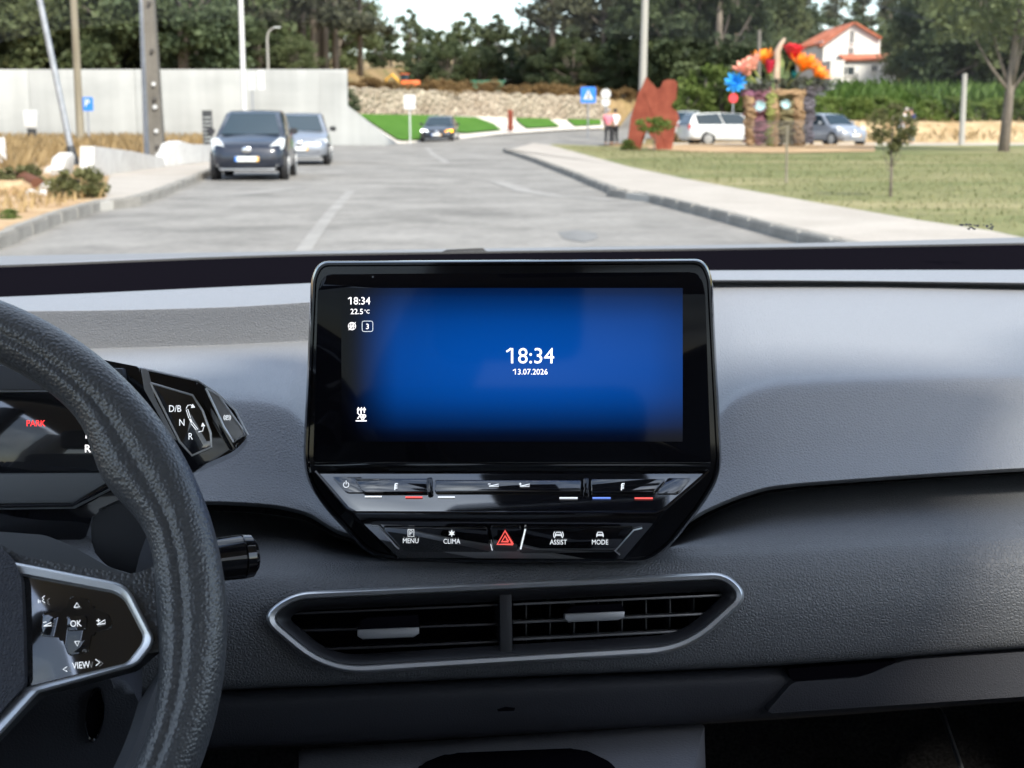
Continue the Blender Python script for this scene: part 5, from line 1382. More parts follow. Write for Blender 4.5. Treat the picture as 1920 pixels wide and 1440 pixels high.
# shrubs, log and rubble at the left kerb
KIND['juniper'] = [broad(.95, .78, 34, 60, .13, M['leaf_olive'], -.1)]
for px, py, s, lb_ in ((152, 385, .56, 'bushy olive shrub at the end of the left kerb'), (44, 368, .52, 'dark olive shrub behind the brown log'), (-10, 376, .5, 'shrub half out of view beside the orange earth heap')):
    p = foot(px, py, .1); tree('shrub', lb_, 'juniper', 0, p.x, p.y, s, 1.0, cat='shrub', z=p.z)
def rockmesh(name, r, sq_=.6, seed=1):
    rg = random.Random(seed); bm = bmesh.new(); bmesh.ops.create_icosphere(bm, subdivisions=2, radius=r)
    for v in bm.verts: v.co *= 1 + rg.uniform(-.16, .16)
    for v in bm.verts: v.co.z *= sq_
    me = bpy.data.meshes.new(name); bm.to_mesh(me); bm.free(); return me
for i, (px, py, r, mt, lb_) in enumerate(((98, 372, .24, 'rock', 'largest pale stone beside the brown log'), (60, 378, .10, 'rock', 'small white stone lying below the brown log'), (85, 380, .12, 'rock', 'flat pale stone lying between log and olive shrub'), (110, 383, .10, 'rock', 'little pinkish stone at the foot of the olive shrub'), (22, 376, .34, 'earth', 'heap of orange earth beside the brown log'), (100, 334, .22, 'rock', 'pale stone in the dry grass behind the shrubs'))):
    p = foot(px, py, .14); o = link('stone' if mt == 'rock' else 'earth_heap', rockmesh('stone', r, .62, i), M[mt]); o.location = p
    setp(o, lb_, 'stone' if mt == 'rock' else 'heap')
a, b = foot(28, 366, .28), foot(72, 372, .22)
setp(tubes('log', [([a, a.lerp(b, .5) + Vector((0, 0, .03)), b], [.16, .15, .13])], M['log'], None, 10), 'short dark brown log lying among the shrubs by the kerb', 'log')
p = foot(20, 428, .1); tree('weed', 'bright green weed tuft beside the left kerb', 'bush', 0, p.x, p.y, .09, .8, cat='weed', z=p.z)

# ================================================================== vehicles
M['tyre'] = material('tyre', (0.02, 0.02, 0.021), .85, spec=.2)
M['rim'] = material('alloy_rim', (0.45, 0.46, 0.47), .35, metal=.8)
M['carglass'] = material('car_glass', (0.016, 0.030, 0.042), .05, spec=.4)
M['lamp'] = material('lamp_glass', (0.5, 0.52, 0.53), .12, spec=.6, coat=.5)
M['trim'] = material('black_trim', (0.016, 0.016, 0.018), .5)
M['chrome'] = material('chrome', (0.75, 0.75, 0.76), .15, metal=1.0)
M['plate'] = material('plate_white', (0.70, 0.71, 0.70), .4)
M['amber'] = material('amber_lit', (0.9, 0.35, 0.02), .3, emit=(1.0, 0.36, 0.0), estr=2.2)
M['beam'] = material('headlamp_lit', (0.9, 0.9, 0.9), .3, emit=(1, 1, 1), estr=2.5)
M['platered'] = material('plate_amber', (0.85, 0.42, 0.03), .4)
M['tail'] = material('tail_lamp', (0.5, 0.03, 0.03), .2)
def paint(name, c, flake=0.25): return material(name, c, .32, metal=flake, spec=.5, coat=.8)
def car_obj(name, label, loc_, rotz, L, W, H, mat, hood=.26, cowl=.26, roof0=.45, roof1=.84, tail=.98, zb=.95, nose=.60, lampmat='lamp', lamp2=None, lamps='tall', group=None, parts=True, clad=False):
    """Car with its nose towards -Y. hood / cowl / roof fractions run from nose to tail."""
    t = thing(name, label, 'car', loc_, rotz, group)
    w = W / 2; zr = H; y0 = -L / 2
    def Y(f): return y0 + f * L
    st_ = [(0.0, .70, .30, nose), (.02, .84, .22, nose + .09), (.07, .93, .20, nose + .17), (.16, .985, .20, zb - .10), (cowl, 1.0, .20, zb), (.5, 1.0, .19, zb + .01), (.80, 1.0, .20, zb + .02), (.93, .97, .24, zb + .01), (.985, .90, .30, zb - .04), (1.0, .80, .38, zb - .12)]
    loops_ = []
    for f, k, z0, z1 in st_:
        hw = w * k; r = []
        prof = [(0, z0), (.80, z0), (.97, z0 + .10), (1.0, z0 + (z1 - z0) * .45), (.985, z0 + (z1 - z0) * .75), (.93, z1 - .02), (.80, z1 + .012), (.4, z1 + .035), (0, z1 + .045)]
        half = [(hw * a, Y(f), z) for a, z in prof]
        loops_.append(half + [(-x, y, z) for x, y, z in reversed(half[1:-1])])
    body = strip('body', [[Vector(p) for p in l] for l in loops_], mat, t, cap=True)
    autosmooth(body, 50)
    # roof and pillars
    gb, gt = .90, .70
    G_ = [(cowl, zb + .0, gb), (roof0, zr - .06, gt), ((roof0 + roof1) / 2, zr, gt), (roof1, zr - .05, gt * .98), (tail, zb + .0, gb * .95)]
    def gr(f, z, k): return [Vector((-w * k, Y(f), z)), Vector((-w * k * .5, Y(f) - .03 * L * .3, z + .015)), Vector((0, Y(f) - .045 * L * .3, z + .02)), Vector((w * k * .5, Y(f) - .03 * L * .3, z + .015)), Vector((w * k, Y(f), z))]
    top = [gr(*g) for g in G_]
    V = [p for r in top for p in r]; Fc = [(a * 5 + i, a * 5 + i + 1, a * 5 + i + 6, a * 5 + i + 5) for a in range(4) for i in range(4)]
    for s, e in ((0, 1), (4, -1)):
        Fc.append(tuple([a * 5 + s for a in range(5)][::e]))
    cab = autosmooth(pyd('cabin', V, Fc, mat, t), 30)
    def inset(quad, k, push):
        c = sum(quad, Vector()) / len(quad); n = (quad[1] - quad[0]).cross(quad[-1] - quad[0]).normalized()
        if n.dot(c - Vector((0, Y(.6), zb - .2))) < 0: n = -n
        return [p.lerp(c, k) + n * push for p in quad], n
    def pane(name, quad, k=.07):
        q, n = inset(quad, k, .022); return prism(name, q, n, .02, M['carglass'], t, 0, smooth=False)
    # windscreen curved in two halves keeps to the cabin's crown
    ws_ = [top[0][0].lerp(top[0][4], .05), top[0][4].lerp(top[0][0], .05), top[1][4].lerp(top[1][0], .06), top[1][0].lerp(top[1][4], .06)]
    ws_ = [p + Vector((0, -.028 * L * .3 - .02, .012)) for p in ws_]
    q, n = inset(ws_, .045, .012); wsn = prism('windscreen', q, n, .02, M['carglass'], t, .004, smooth=False)
    pane('rear_window', [top[4][0], top[4][4], top[3][4], top[3][0]], .10)
    for s in (0, 4):
        A, B, Cc, Dd, E_ = (top[i][s] for i in range(5))
        m0, m1 = A.lerp(E_, .48), Cc
        pane('side_window', [A.lerp(E_, .06), m0, m1.lerp(m0, .03), B.lerp(m1, .08)], .06)
        pane('side_window', [m0, E_.lerp(A, .12), Dd.lerp(E_, .08), m1.lerp(m0, .03)], .06)
    for s in (-1, 1):
        bm = bmesh.new(); boxbm(bm, (s * (w * .98 + .10), Y(cowl + .10), zb + .09), (.20, .09, .14)); bmesh.ops.bevel(bm, geom=list(bm.edges), offset=.03, segments=2, affect='EDGES'); autosmooth(from_bm('door_mirror', bm, mat if not clad else M['trim'], t), 40)
        lm = M[lampmat] if (s < 0 or not lamp2) else M[lamp2]
        if lamps == 'tall': pts_ = [(.58, nose - .06), (.80, nose - .08), (.94, nose + .10), (.965, nose + .27), (.84, nose + .30), (.60, nose + .12)]; pl = [(.60, .018), (.80, .035), (.93, .085), (.95, .10), (.84, .10), (.62, .03)]
        else: pts_ = [(.52, nose - .01), (.78, nose - .03), (.95, nose + .06), (.94, nose + .17), (.75, nose + .16), (.52, nose + .09)]; pl = [(.55, .016), (.78, .030), (.93, .08), (.92, .085), (.75, .035), (.55, .018)]
        fr_ = [Vector((s * w * a, Y(f) - .045, z)) for (a, z), (_, f) in zip(pts_, pl)]
        hl = prism('headlight', fr_, Vector((s * .45, -.9, .15)).normalized(), .14, lm, t, .02)
        if parts:
            bm = bmesh.new(); lathe(bm, [(.055, -.03), (.055, .012), (.04, .014)], (s * w * .72, Y(.02) - .01, .36), (0, -1, 0), 12); fo = from_bm('fog_lamp', bm, M['lamp'], t)
        prism('tail_lamp', [Vector((s * w * a, Y(.995) + .02, z)) for a, z in ((.62, zb - .22), (.86, zb - .22), (.88, zb + .02), (.68, zb - .02))], Vector((0, 1, 0)), .1, M['tail'], t, .01)
        for f in (.165, .80):
            bm = bmesh.new(); c = (s * (w - .10), Y(f), .305)
            lathe(bm, [(.20, -.10), (.285, -.10), (.305, -.07), (.305, .07), (.285, .10), (.215, .105)], c, (s, 0, 0), 22)
            wh = autosmooth(from_bm('wheel', bm, M['tyre'], t), 40)
            bm = bmesh.new(); lathe(bm, [(.215, .095), (.21, .108), (.06, .112), (.05, .125), (.02, .127)], c, (s, 0, 0), 22)
            for k in range(5):
                a = k * 2 * math.pi / 5; boxbm(bm, (c[0] + s * .112, c[1] + .125 * math.cos(a), c[2] + .125 * math.sin(a)), (.02, .16, .05), Matrix.Rotation(a, 4, 'X'))
            from_bm('rim', bm, M['rim'], wh)
            bm = bmesh.new(); lathe(bm, [(.345, -.02), (.35, .094), (.30, .094)], c, (s, 0, 0), 22); from_bm('wheel_arch', bm, M['trim'], t)
    yb = Y(0) - .012
    def front(name, pts_, d, mt, bev=.01, off=0.0): return prism(name, [Vector((x, yb - off - .0 + abs(x) ** 2 * .16, z)) for x, z in pts_], Vector((0, -1, 0)), d, mt, t, bev)
    g0 = front('grille', [(-.38, nose - .10), (.38, nose - .10), (.44, nose - .01), (.3, nose + .03), (-.3, nose + .03), (-.44, nose - .01)], .10, M['trim'], .01, .0)
    front('lower_intake', [(-.62, .26), (.62, .26), (.66, .36), (.5, .45), (-.5, .45), (-.66, .36)], .14, M['trim'], .02, .005)
    front('bumper_lip', [(-.60, .23), (.60, .23), (.62, .27), (-.62, .27)], .14, M['silverd'] if parts else M['trim'], .01, .02)
    pl_ = front('number_plate', [(-.26, .42), (.26, .42), (.26, .53), (-.26, .53)], .03, M['plate'], .004, .05)
    for x0, x1, mt in ((-.258, -.215, 'signblue'), (.215, .258, 'platered')):
        pyd('plate_band', [(x0, yb - .054, .424), (x1, yb - .054, .424), (x1, yb - .054, .526), (x0, yb - .054, .526)], [(0, 1, 2, 3)], M[mt], pl_)
    bm = bmesh.new(); lathe(bm, [(.10, -.02), (.10, .01), (.085, .018)], (0, yb - .03, nose + .03), (0, -1, 0), 20)
    for v in bm.verts: v.co.z = nose + .03 + (v.co.z - nose - .03) * .72
    autosmooth(from_bm('emblem', bm, M['chrome'], t), 40)
    return t
def carloc(px, py, L):
    p = gp(px, py); return p
def place_nose(px, py, rot, L, lift=0.0):
    """Ground point of the middle of the front wheels' line -> centre of the car."""
    x, y = gp(px, py); d = L * .33
    return (x - math.sin(rot) * d, y + math.cos(rot) * d, gz(y) + lift)
M['p_navy'] = paint('navy_paint', (0.008, 0.012, 0.024)); M['p_silver'] = paint('silver_paint', (0.27, 0.29, 0.33), .6); M['p_char'] = paint('charcoal_paint', (0.018, 0.021, 0.028))
M['p_white'] = paint('white_paint', (0.52, 0.54, 0.55), 0.0); M['p_blue'] = paint('blue_grey_paint', (0.25, 0.27, 0.31), .4)
r1 = math.radians(4.5)
car_obj('parked_car', 'near-black navy hatchback parked nose-on by the left kerb', place_nose(470, 337, r1, 3.75), r1, 3.75, 1.70, 1.53, M['p_navy'], cowl=.25, roof0=.46, roof1=.86, zb=.98, nose=.64)
r2 = math.radians(6)
car_obj('parked_car', 'grey compact car parked behind the navy hatchback', place_nose(563, 309, r2, 4.0), r2, 4.0, 1.75, 1.49, M['p_silver'], cowl=.27, roof0=.46, roof1=.84, zb=.95, nose=.60, lamps='slim', clad=True)
r3 = math.radians(-3)
car_obj('moving_car', 'dark charcoal car driving up with its amber indicator lit', place_nose(821, 269.5, r3, 4.2), r3, 4.2, 1.80, 1.45, M['p_char'], cowl=.29, roof0=.47, roof1=.80, zb=.93, nose=.58, lamps='slim', lampmat='beam', lamp2='amber')
Yv = 67.0
v0 = YP(1372, 270, Yv)
car_obj('parked_car', 'white estate car parked side-on behind the flower baskets', (v0.x, Yv + 1, gz(Yv) + .06), math.radians(-90 + 14 + 180), 4.6, 1.8, 1.50, M['p_white'], cowl=.28, roof0=.42, roof1=.93, tail=.995, zb=.95, nose=.58, lamps='slim')
v1 = YP(1291, 236, 79)
car_obj('parked_car', 'small pale car parked on the far side behind the white estate', (v1.x, 79, gz(79) + .25), math.radians(170), 4.0, 1.72, 1.48, M['p_white'], parts=False)
v2 = YP(1588, 268, 66)
car_obj('parked_car', 'silver-blue hatchback parked beside the straw bank', (v2.x - .5, 67.5, gz(66) + .06), math.radians(24), 3.9, 1.68, 1.46, M['p_blue'], cowl=.27, roof0=.45, roof1=.86, zb=.95, nose=.60)
# orange digger and green skip far off on the field
dg_ = YP(765, 150, 118); dgz = height(dg_.x, 118)
ex = thing('excavator', 'small orange excavator working on the far field', 'excavator', (dg_.x, 118, dgz)); ex.scale = (.75, .75, .75)
M['orange'] = material('digger_orange', (0.75, 0.16, 0.04), .5); M['yellow'] = material('digger_yellow', (0.75, 0.42, 0.05), .5); M['skipgreen'] = material('skip_green', (0.03, 0.20, 0.13), .6)
box('tracks', (0, 0, .25), (2.2, 1.6, .5), M['trim'], ex, .15); box('upper_body', (.3, 0, .95), (2.0, 1.4, .8), M['orange'], ex, .12); box('cab', (-.35, 0, 1.55), (.9, .9, .9), M['carglass'], ex, .08); box('cab_roof', (-.35, 0, 2.03), (1.0, 1.0, .08), M['orange'], ex, .03)
tubes('boom', [([(-.8, 0, 1.0), (-1.7, 0, 2.0), (-2.4, 0, 1.4), (-2.3, 0, .4)], [.16, .14, .12, .10])], M['yellow'], ex, 6); box('bucket', (-2.25, 0, .25), (.5, .7, .5), M['yellow'], ex, .08)
sk = YP(914, 157, 112); skz = height(sk.x, 112)
s_ = thing('skip', 'green skip standing on the far rough field', 'skip', (sk.x, 112, skz))
strip('tub', [[Vector(p) for p in ((-.9, -.6, .1), (.9, -.6, .1), (.9, .6, .1), (-.9, .6, .1))], [Vector(p) for p in ((-1.3, -.7, 1.0), (1.3, -.7, 1.0), (1.3, .7, 1.0), (-1.3, .7, 1.0))]], M['skipgreen'], s_, smooth=False, cap=True)
box('rim_rail', (0, 0, 1.02), (2.75, 1.5, .08), M['skipgreen'], s_, .02)

# ================================================================== people
def skin_mesh(name, pts, edges, radii, mat, parent, sub=2):
    me = bpy.data.meshes.new(name); me.from_pydata([tuple(p) for p in pts], edges, []); me.update()
    o = bpy.data.objects.new(name + '_tmp', me); col.objects.link(o)
    sm = o.modifiers.new('skin', 'SKIN'); ss = o.modifiers.new('sub', 'SUBSURF'); ss.levels = sub; ss.render_levels = sub
    for v, r in zip(me.skin_vertices[0].data, radii): v.radius = (r, r) if not hasattr(r, '__len__') else r
    me.skin_vertices[0].data[0].use_root = True
    dg = bpy.context.evaluated_depsgraph_get(); nm = bpy.data.meshes.new_from_object(o.evaluated_get(dg))
    bpy.data.objects.remove(o)
    nm.materials.clear()
    return link(name, nm, mat, parent, True)
M['skin'] = material('skin', (0.45, 0.27, 0.19), .55); M['hair_grey'] = material('hair_grey', (0.30, 0.27, 0.25), .8); M['hair_dark'] = material('hair_dark', (0.03, 0.022, 0.018), .8)
def person(label, loc_, rotz, top, bottom, hair, lean=0.0, armfwd=.15, group=None):
    t = thing('person', label, 'person', loc_, rotz, group)
    s = lean
    def L(x, y, z): return (x, y - s * max(0, z - .9), z)
    J = [L(0, 0, .95), L(0, 0, 1.15), L(0, .01, 1.38), L(0, 0, 1.50), L(0, -.01, 1.57), L(0, -.02, 1.68),
         L(.18, .01, 1.40), L(.24, .02 - armfwd * .4, 1.13), L(.23, -.05 - armfwd, .93), L(.22, -.08 - armfwd, .84),
         L(-.18, .01, 1.40), L(-.25, .02 - armfwd * .4, 1.13), L(-.22, -.05 - armfwd, .94), L(-.21, -.08 - armfwd, .85),
         (.10, 0, .88), (.11, -.02, .50), (.11, .02, .09), (.12, -.12, .04), (-.10, 0, .88), (-.12, -.04, .50), (-.12, .03, .09), (-.13, -.11, .04)]
    E_ = [(0, 1), (1, 2), (2, 3), (3, 4), (4, 5), (2, 6), (6, 7), (7, 8), (8, 9), (2, 10), (10, 11), (11, 12), (12, 13), (0, 14), (14, 15), (15, 16), (16, 17), (0, 18), (18, 19), (19, 20), (20, 21)]
    R_ = [(.15, .11), (.14, .10), (.16, .11), .055, .085, .095, .065, .048, .036, .03, .065, .048, .036, .03, .085, .06, .045, .04, .085, .06, .045, .04]
    skin_mesh('body', J, E_, R_, M['skin'], t)
    Jt = [J[i] for i in (0, 1, 2, 6, 7, 10, 11)]; Jt[0] = L(0, 0, .90)
    skin_mesh('shirt', Jt, [(0, 1), (1, 2), (2, 3), (3, 4), (2, 5), (5, 6)], [(.185, .135), (.17, .125), (.185, .13), .085, .068, .085, .068], top, t)
    Jb = [(0, 0, .95), (.10, 0, .86), (.11, -.02, .50), (.11, .02, .10), (-.10, 0, .86), (-.12, -.04, .50), (-.12, .03, .10)]
    skin_mesh('trousers', Jb, [(0, 1), (1, 2), (2, 3), (0, 4), (4, 5), (5, 6)], [(.165, .125), .105, .078, .068, .105, .078, .068], bottom, t)
    bm = bmesh.new(); bmesh.ops.create_uvsphere(bm, u_segments=14, v_segments=9, radius=.108)
    for v in bm.verts:
        v.co.y *= 1.1
        if v.co.z < -.02 and v.co.y < .03: v.co.y = max(v.co.y, -.02); v.co.x *= .8
        v.co += Vector(L(0, .012, 1.665))
    autosmooth(from_bm('hair', bm, hair, t), 80)
    for sx in (-.035, .035):
        bm = bmesh.new(); bmesh.ops.create_uvsphere(bm, u_segments=6, v_segments=4, radius=.012, matrix=Matrix.Translation(L(sx, -.105, 1.645))); from_bm('eye', bm, M['hair_dark'], t)
    return t
M['pink'] = material('pink_cloth', (0.68, 0.20, 0.25), .85); M['black_cl'] = material('black_cloth', (0.02, 0.02, 0.024), .9); M['white_cl'] = material('pale_cloth', (0.62, 0.63, 0.66), .85); M['navy_cl'] = material('navy_cloth', (0.02, 0.03, 0.10), .85); M['grey_cl'] = material('grey_cloth', (0.34, 0.35, 0.38), .85); M['teal_cl'] = material('grey_green_cloth', (0.13, 0.18, 0.17), .85)
pp = YP(1140, 269, 71); pp.z = .23; person('person in a pink top and black trousers seen from behind', (pp.x, pp.y, pp.z), math.radians(165), M['pink'], M['black_cl'], M['hair_grey'])
pp = YP(1153, 269, 71.3); pp.z = .23; person('person in a white top standing close to the one in pink', (pp.x + .02, pp.y + .35, pp.z), math.radians(-150), M['white_cl'], M['black_cl'], M['hair_dark'])
pp = YP(1687, 268, 71); pp.z = .26; person('person in a pale grey shirt bending towards the one in navy', (pp.x, pp.y, pp.z), math.radians(60), M['white_cl'], M['grey_cl'], M['hair_grey'], .35, .25)
pp = YP(1707, 268, 71.2); pp.z = .26; person('person in a navy jacket beside the one in grey', (pp.x + .05, pp.y, pp.z), math.radians(-60), M['navy_cl'], M['teal_cl'], M['hair_dark'], .2, .3)

# ================================================================== giant flower baskets
YF = 61.0
f0 = YP(1455, 272, YF); f0.z = gz(YF) + .12
fs = thing('flower_sculpture', 'giant woven baskets bursting with huge colourful flowers', 'sculpture', f0)
def fp(px, py, dy=0.0): return YP(px, py, YF + dy) - f0
cols_ = {'wine': (0.17, 0.075, 0.095), 'tan': (0.30, 0.20, 0.115), 'slate': (0.12, 0.11, 0.13), 'moss': (0.20, 0.22, 0.07), 'straw2': (0.46, 0.36, 0.20), 'mauve': (0.22, 0.10, 0.15), 'dusk': (0.19, 0.165, 0.09)}
for k, c in cols_.items():
    M['w_' + k] = material('weave_' + k, c, .85, spec=.2)
    overlay(M['w_' + k], noise_color(M['w_' + k], [tuple(v * .6 for v in c), c, tuple(min(1, v * 1.5) for v in c)], 6, 4, .6, (1, 1, 3)), 20, .8, 1.15)
def woven(name, px0, px1, pyt, pyb, mat, dy=0.0, flare=1.0):
    """Basket column: stacked wavy withies round a core."""
    a, b = fp((px0 + px1) / 2, pyb, dy), fp((px0 + px1) / 2, pyt, dy); r = (px1 - px0) / 2 * YF / F
    bm = bmesh.new(); n = max(8, int((b.z - a.z) / .085))
    lathe(bm, [(r * .8, 0), (r * .8 * (1 + flare) / 2, (b - a).length * .5), (r * .8 * flare, (b - a).length)], a, (b - a), 12)
    ph = RNG.uniform(0, 6.28)
    for k in range(n):
        f = (k + .5) / n; c = a.lerp(b, f) + Vector((.05 * math.sin(k * .5 + ph), .05 * math.cos(k * .6), 0)); rr = r * (1 + (flare - 1) * f) * RNG.uniform(.80, 1.18)
        am, p2 = RNG.uniform(.04, .11), RNG.uniform(0, 6.28)
        tube(bm, [c + Vector((math.cos(t_) * rr * (1 + .12 * math.sin(3 * t_ + p2)), math.sin(t_) * rr, am * math.sin(2 * t_ + p2) + .04 * math.sin(5 * t_ + k))) for t_ in np.linspace(0, 2 * math.pi, 19)[:-1]], RNG.uniform(.035, .065), 5, closed=True)
    return autosmooth(from_bm(name, bm, mat, fs), 50)
for a in ((1399, 1414, 182, 270, 'w_tan', -.2, 1.3), (1402, 1444, 170, 268, 'w_wine', .1, 1.2), (1438, 1454, 176, 270, 'w_moss', -.3, 1.3), (1446, 1458, 186, 270, 'w_tan', -.4, 1.0), (1450, 1502, 180, 268, 'w_dusk', .3, 1.05), (1490, 1504, 178, 272, 'w_tan', -.3, 1.25), (1505, 1522, 166, 268, 'w_slate', .1, 1.7)):
    woven('basket', a[0], a[1], a[2], a[3], M[a[4]], a[5], a[6])
def rimband(px0, px1, py, mat, dy):
    bm = bmesh.new(); a, b = fp(px0, py, dy), fp(px1, py, dy); c = (a + b) / 2; r = (b - a).length / 2
    for k in range(3): tube(bm, [c + Vector((math.cos(t_) * r, math.sin(t_) * r * .6, .06 * k + .03 * math.sin(7 * t_ + k * 2))) for t_ in np.linspace(0, 2 * math.pi, 25)[:-1]], .055, 5, closed=True)
    autosmooth(from_bm('basket_rim', bm, mat, fs), 50)
rimband(1390, 1447, 178, M['w_mauve'], 0); rimband(1444, 1510, 176, M['w_tan'], -.1); rimband(1500, 1545, 168, M['w_slate'], .1)
def petal(bm, base, d, side, L, W, curl):
    d = d.normalized(); side = side.normalized(); n = d.cross(side)
    rows_ = []
    for k, (f, wd) in enumerate(((0, .25), (.35, .9), (.7, 1.0), (.92, .55), (1, .08))):
        c = base + d * L * f + n * curl * L * f * f
        rows_.append([bm.verts.new(c - side * W * wd / 2), bm.verts.new(c + n * W * -.10), bm.verts.new(c + side * W * wd / 2)])
    for a, b in zip(rows_[:-1], rows_[1:]):
        for i in range(2): bm.faces.new((a[i], a[i + 1], b[i + 1], b[i]))
def flower(px, py, r_px, colr, n, elev, W=.35, layers=2, curl=.15, facing=(0, -1, .35), dy=0.0, stem=True, heart=None):
    c = fp(px, py, dy); L = r_px * YF / F; ax = Vector(facing).normalized(); u = ax.orthogonal().normalized(); v = ax.cross(u)
    bm = bmesh.new(); lathe(bm, [(L * .10, -L * .1), (L * .22, 0), (L * .15, L * .12), (.01, L * .16)], c, ax, 10)
    fl_ = from_bm('flower', bm, heart or colr, fs, True)
    for k in range(layers):
        for i in range(n):
            a = 2 * math.pi * (i + .5 * k) / n + RNG.normal() * .06; rad = u * math.cos(a) + v * math.sin(a); e = elev + .35 * k
            d = rad * math.cos(e) + ax * math.sin(e)
            b2 = bmesh.new(); petal(b2, c + rad * L * .12, d, ax.cross(rad), L * (1 - .18 * k) * RNG.uniform(.9, 1.08), L * W, curl)
            from_bm('petal', b2, colr, fl_, True)
    if stem:
        tubes('stem', [([c - ax * .05, (c + fp(1455, 190)) / 2 + Vector((0, .2, 0)), fp(1440 + (px - 1440) * .5, 200)], .05)], M['w_moss'], fs, 6)
def fm(n, a, b=None): 
    m_ = material('petal_' + n, a, .6, spec=.3); noise_color(m_, [a, b or tuple(min(1, v * 1.35) for v in a)], 2.5, 3); return m_
M['leaf_dull'] = leaf_mat('leaf_dull', (0.045, 0.055, 0.045), (0.16, 0.17, 0.13))
P_ = {'blue': fm('blue', (0.015, 0.22, 0.62), (.05, .40, .80)), 'peach': fm('peach', (0.72, 0.26, 0.17), (.85, .45, .36)), 'orange': fm('orange', (0.80, 0.17, 0.015), (.90, .38, .03)), 'red': fm('red', (0.52, 0.008, 0.018), (.75, .02, .035)), 'crim': fm('crimson', (0.30, 0.010, 0.03), (.50, .02, .05)), 'teal': fm('teal', (0.008, 0.11, 0.12), (.02, .2, .2)), 'green': fm('leaf', (0.05, 0.10, 0.05), (.16, .20, .06)), 'grey': fm('silver_leaf', (0.11, 0.13, 0.12), (.28, .29, .28)), 'lblue': fm('pale_blue', (0.25, 0.42, 0.46), (.5, .66, .68)), 'tanp': fm('bark_curl', (.34, .24, .18), (.50, .40, .30))}
flower(1379, 156, 20, P_['blue'], 11, .25, .30, 3, .25, (-.2, -1, .3), -.2)
flower(1402, 138, 31, P_['peach'], 11, .75, .24, 2, .1, (-.5, -.3, 1))
flower(1413, 128, 26, P_['peach'], 5, 1.1, .5, 1, .05, (-.2, -.2, 1))
flower(1433, 116, 27, P_['orange'], 12, .7, .18, 2, .1, (-.1, -.4, 1), .3)
flower(1442, 134, 24, P_['crim'], 6, 1.25, .5, 2, .05, (.05, -.1, 1), -.1)
flower(1486, 108, 30, P_['red'], 7, 1.0, .62, 2, -.1, (.05, -.15, 1), .2)
flower(1504, 130, 34, P_['orange'], 18, .55, .16, 3, .2, (.25, -.5, 1), .0)
flower(1530, 142, 28, P_['orange'], 15, .35, .15, 2, .25, (.6, -.5, .9), .1)
flower(1488, 146, 13, P_['teal'], 8, 1.2, .6, 2, .2, (0, -.6, 1), -.3)
flower(1425, 199, 10, P_['lblue'], 9, .2, .4, 2, .1, (0, -1, .1), -1.05, False)
flower(1473, 196, 9, P_['lblue'], 9, .2, .4, 2, .1, (0, -1, .1), -1.05, False)
# foliage packed between the rims and the blooms
q_ = []
for px, py, n_, sx, sy in ((1415, 166, 150, 22, 8), (1440, 160, 90, 14, 10), (1475, 160, 160, 24, 12), (1500, 155, 90, 14, 9), (1530, 158, 150, 22, 7)):
    for k in range(n_): q_.append(fp(px + RNG.normal() * sx * .55, py + RNG.normal() * sy * .55, RNG.normal() * .25))
link('foliage', leaves_mesh('foliage', [tuple(p) for p in q_], .26, M['leaf_dull'], 1.0, .35), None, fs)
# curled bark column, leaves and dark plumes
tubes('bark_column', [([fp(1455, 180), fp(1456, 130), fp(1458, 95), fp(1466, 80), fp(1472, 72)], [.17, .15, .13, .10, .05])], P_['tanp'], fs, 8)
for (px, py, tx, ty, W, mt) in ((1462, 170, 1466, 96, .30, 'green'), (1450, 175, 1452, 110, .22, 'green'), (1420, 175, 1398, 140, .25, 'green'), (1430, 170, 1420, 138, .22, 'grey'), (1410, 172, 1392, 160, .2, 'grey'), (1474, 168, 1478, 132, .3, 'green'), (1500, 165, 1504, 140, .22, 'grey'),
                                (1520, 165, 1560, 152, .20, 'grey'), (1518, 160, 1552, 162, .2, 'slatep'), (1520, 170, 1566, 168, .18, 'grey'), (1515, 155, 1548, 148, .2, 'slatep'), (1524, 172, 1550, 178, .18, 'slatep'), (1512, 158, 1530, 150, .2, 'green'), (1522, 162, 1570, 160, .16, 'slatep')):
    bm = bmesh.new(); a, b = fp(px, py, RNG.normal() * .2), fp(tx, ty, RNG.normal() * .2)
    petal(bm, a, b - a, Vector((0, 1, 0)).cross(b - a) if abs((b - a).x) < .6 else Vector((0, .6, .8)), (b - a).length, W, .12)
    if mt == 'slatep' and 'slatep' not in P_: P_['slatep'] = fm('dark_plume', (0.03, 0.04, 0.04), (.12, .13, .13))
    from_bm('leaf', bm, P_[mt], fs, True)
for k in range(8):                     # wires strung round the baskets' feet
    zz = 1.05 - k * .12
    tubes('hoop', [([f0 * 0 + Vector((-1.25 + .04 * k, -.55, zz)), Vector((0, -.75, zz - .02)), Vector((1.2, -.5, zz + .02))], .012)], M['galv'], fs, 4)

# ================================================================== the white house
YH = 138.0
h0 = YP(1590, 152, YH); hz = height(h0.x, YH)
hs = thing('white_house', 'white gabled house with red tiled roof on the rise', 'house', (h0.x, YH, hz))
def hp(px, py, dy=0.0): return YP(px, py, YH + dy) - hs.location
M['roof'] = material('roof_tile', (0.42, 0.13, 0.07), .85, spec=.2); overlay(M['roof'], noise_color(M['roof'], [(0.30, .085, .045), (.52, .19, .11)], 1.6, 6), 9, .8, 1.12)
M['hwhite'] = material('house_render', (0.80, 0.79, 0.76), .85, spec=.2); overlay(M['hwhite'], noise_color(M['hwhite'], [(.56, .545, .52), (.66, .65, .63)], .7, 5), 5, .93, 1.03)
M['shut'] = material('window_dark', (0.045, 0.055, 0.06), .2)
ap, el, er = hp(1600, 44), hp(1544, 84), hp(1648, 72)
gx0, gx1 = el.x, hp(1650, 90).x
dep = 11.0
zb_ = -.5
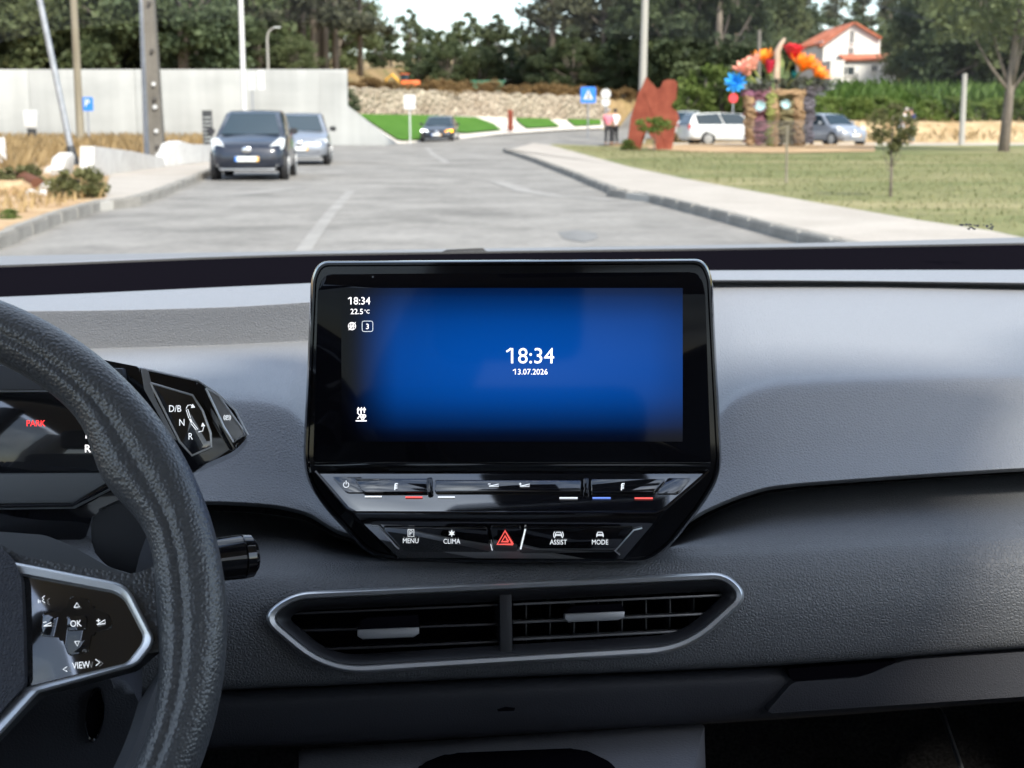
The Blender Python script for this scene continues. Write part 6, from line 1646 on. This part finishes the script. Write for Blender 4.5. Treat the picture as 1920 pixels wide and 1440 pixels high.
wallf = [Vector((gx0, 0, zb_)), Vector((gx1, 0, zb_)), Vector((gx1, 0, er.z)), Vector((ap.x, 0, ap.z)), Vector((gx0, 0, el.z))]
prism('wall', wallf, Vector((0, -1, 0)), dep, M['hwhite'], hs, 0, smooth=False)
for s, e_ in ((-1, el), (1, er)):
    d_ = (Vector((e_.x, 0, e_.z)) - Vector((ap.x, 0, ap.z))); ext = d_ * (1.12 if s < 0 else 1.05); n_ = Vector((-d_.z, 0, d_.x)).normalized(); n_ = n_ if n_.z > 0 else -n_
    A = Vector((ap.x, -.45, ap.z)); prism('roof', [A + n_ * .16, A + ext + n_ * .16, A + ext + n_ * .16 + Vector((0, dep + .9, 0)), A + n_ * .16 + Vector((0, dep + .9, 0))], n_, .15, M['roof'], hs, 0, smooth=False)
# left side wing with its long roof slope, seen at an angle
sw = [hp(1508, 84), hp(1544, 76), hp(1544, 152), hp(1508, 152)]
prism('side_wall', [sw[0] + Vector((0, 4, 0)), sw[1] + Vector((0, .3, 0)), Vector((sw[2].x, .3, zb_)), Vector((sw[3].x, 4, zb_))], Vector((-.7, -.7, 0)), .3, M['hwhite'], hs, 0, smooth=False)
prism('roof', [hp(1502, 86) + Vector((0, 3.5, 0)), hp(1546, 80), hp(1602, 42), hp(1566, 54) + Vector((0, 6, 0))], Vector((-.4, -.3, .85)).normalized(), .15, M['roof'], hs, 0, smooth=False)
def win(px, py, wpx, hpx, dy=-.06):
    c = hp(px, py, dy); w_, h_ = wpx * YH / F / 2, hpx * YH / F / 2
    o_ = prism('window', [Vector((c.x + a * w_, dy, c.z + b * h_)) for a, b in ((-1, -1), (1, -1), (1, 1), (-1, 1))], Vector((0, -1, 0)), .1, M['shut'], hs, 0, smooth=False)
    box('frame', (c.x, dy - .02, c.z), (.07, .06, h_ * 2), M['hwhite'], o_); box('sill', (c.x, dy - .03, c.z - h_ - .05), (w_ * 2.4, .14, .1), M['hwhite'], o_)
win(1598, 69, 7, 22); win(1596, 97, 8, 14)
# lower storey in front with a red lean-to roof
lw = [hp(1550, 112), hp(1664, 112)]
dyf = -3.2
prism('annex_wall', [Vector((lw[0].x, dyf, zb_)), Vector((lw[1].x, dyf, zb_)), Vector((lw[1].x, dyf, hp(0, 116).z)), Vector((lw[0].x, dyf, hp(0, 120).z))], Vector((0, -1, 0)), 3.1, M['hwhite'], hs, 0, smooth=False)
prism('annex_roof', [Vector((hp(1570, 0).x, dyf - .4, hp(0, 114).z)), Vector((lw[1].x + .4, dyf - .4, hp(0, 113).z)), Vector((lw[1].x + .2, -.1, hp(0, 101).z)), Vector((hp(1576, 0).x, -.1, hp(0, 102).z))], Vector((0, -.3, 1)).normalized(), .15, M['roof'], hs, 0, smooth=False)
box('terrace', ((hp(1546, 0).x + hp(1572, 0).x) / 2, -1.8, hp(0, 122).z / 2), (hp(1572, 0).x - hp(1546, 0).x, 3.6, hp(0, 122).z + .6), M['hwhite'], hs)
def win2(px, py, wpx, hpx): win(px, py, wpx, hpx, dyf - .05)
win2(1604, 143, 8, 10); win2(1588, 133, 26, 14); win2(1640, 128, 9, 10)
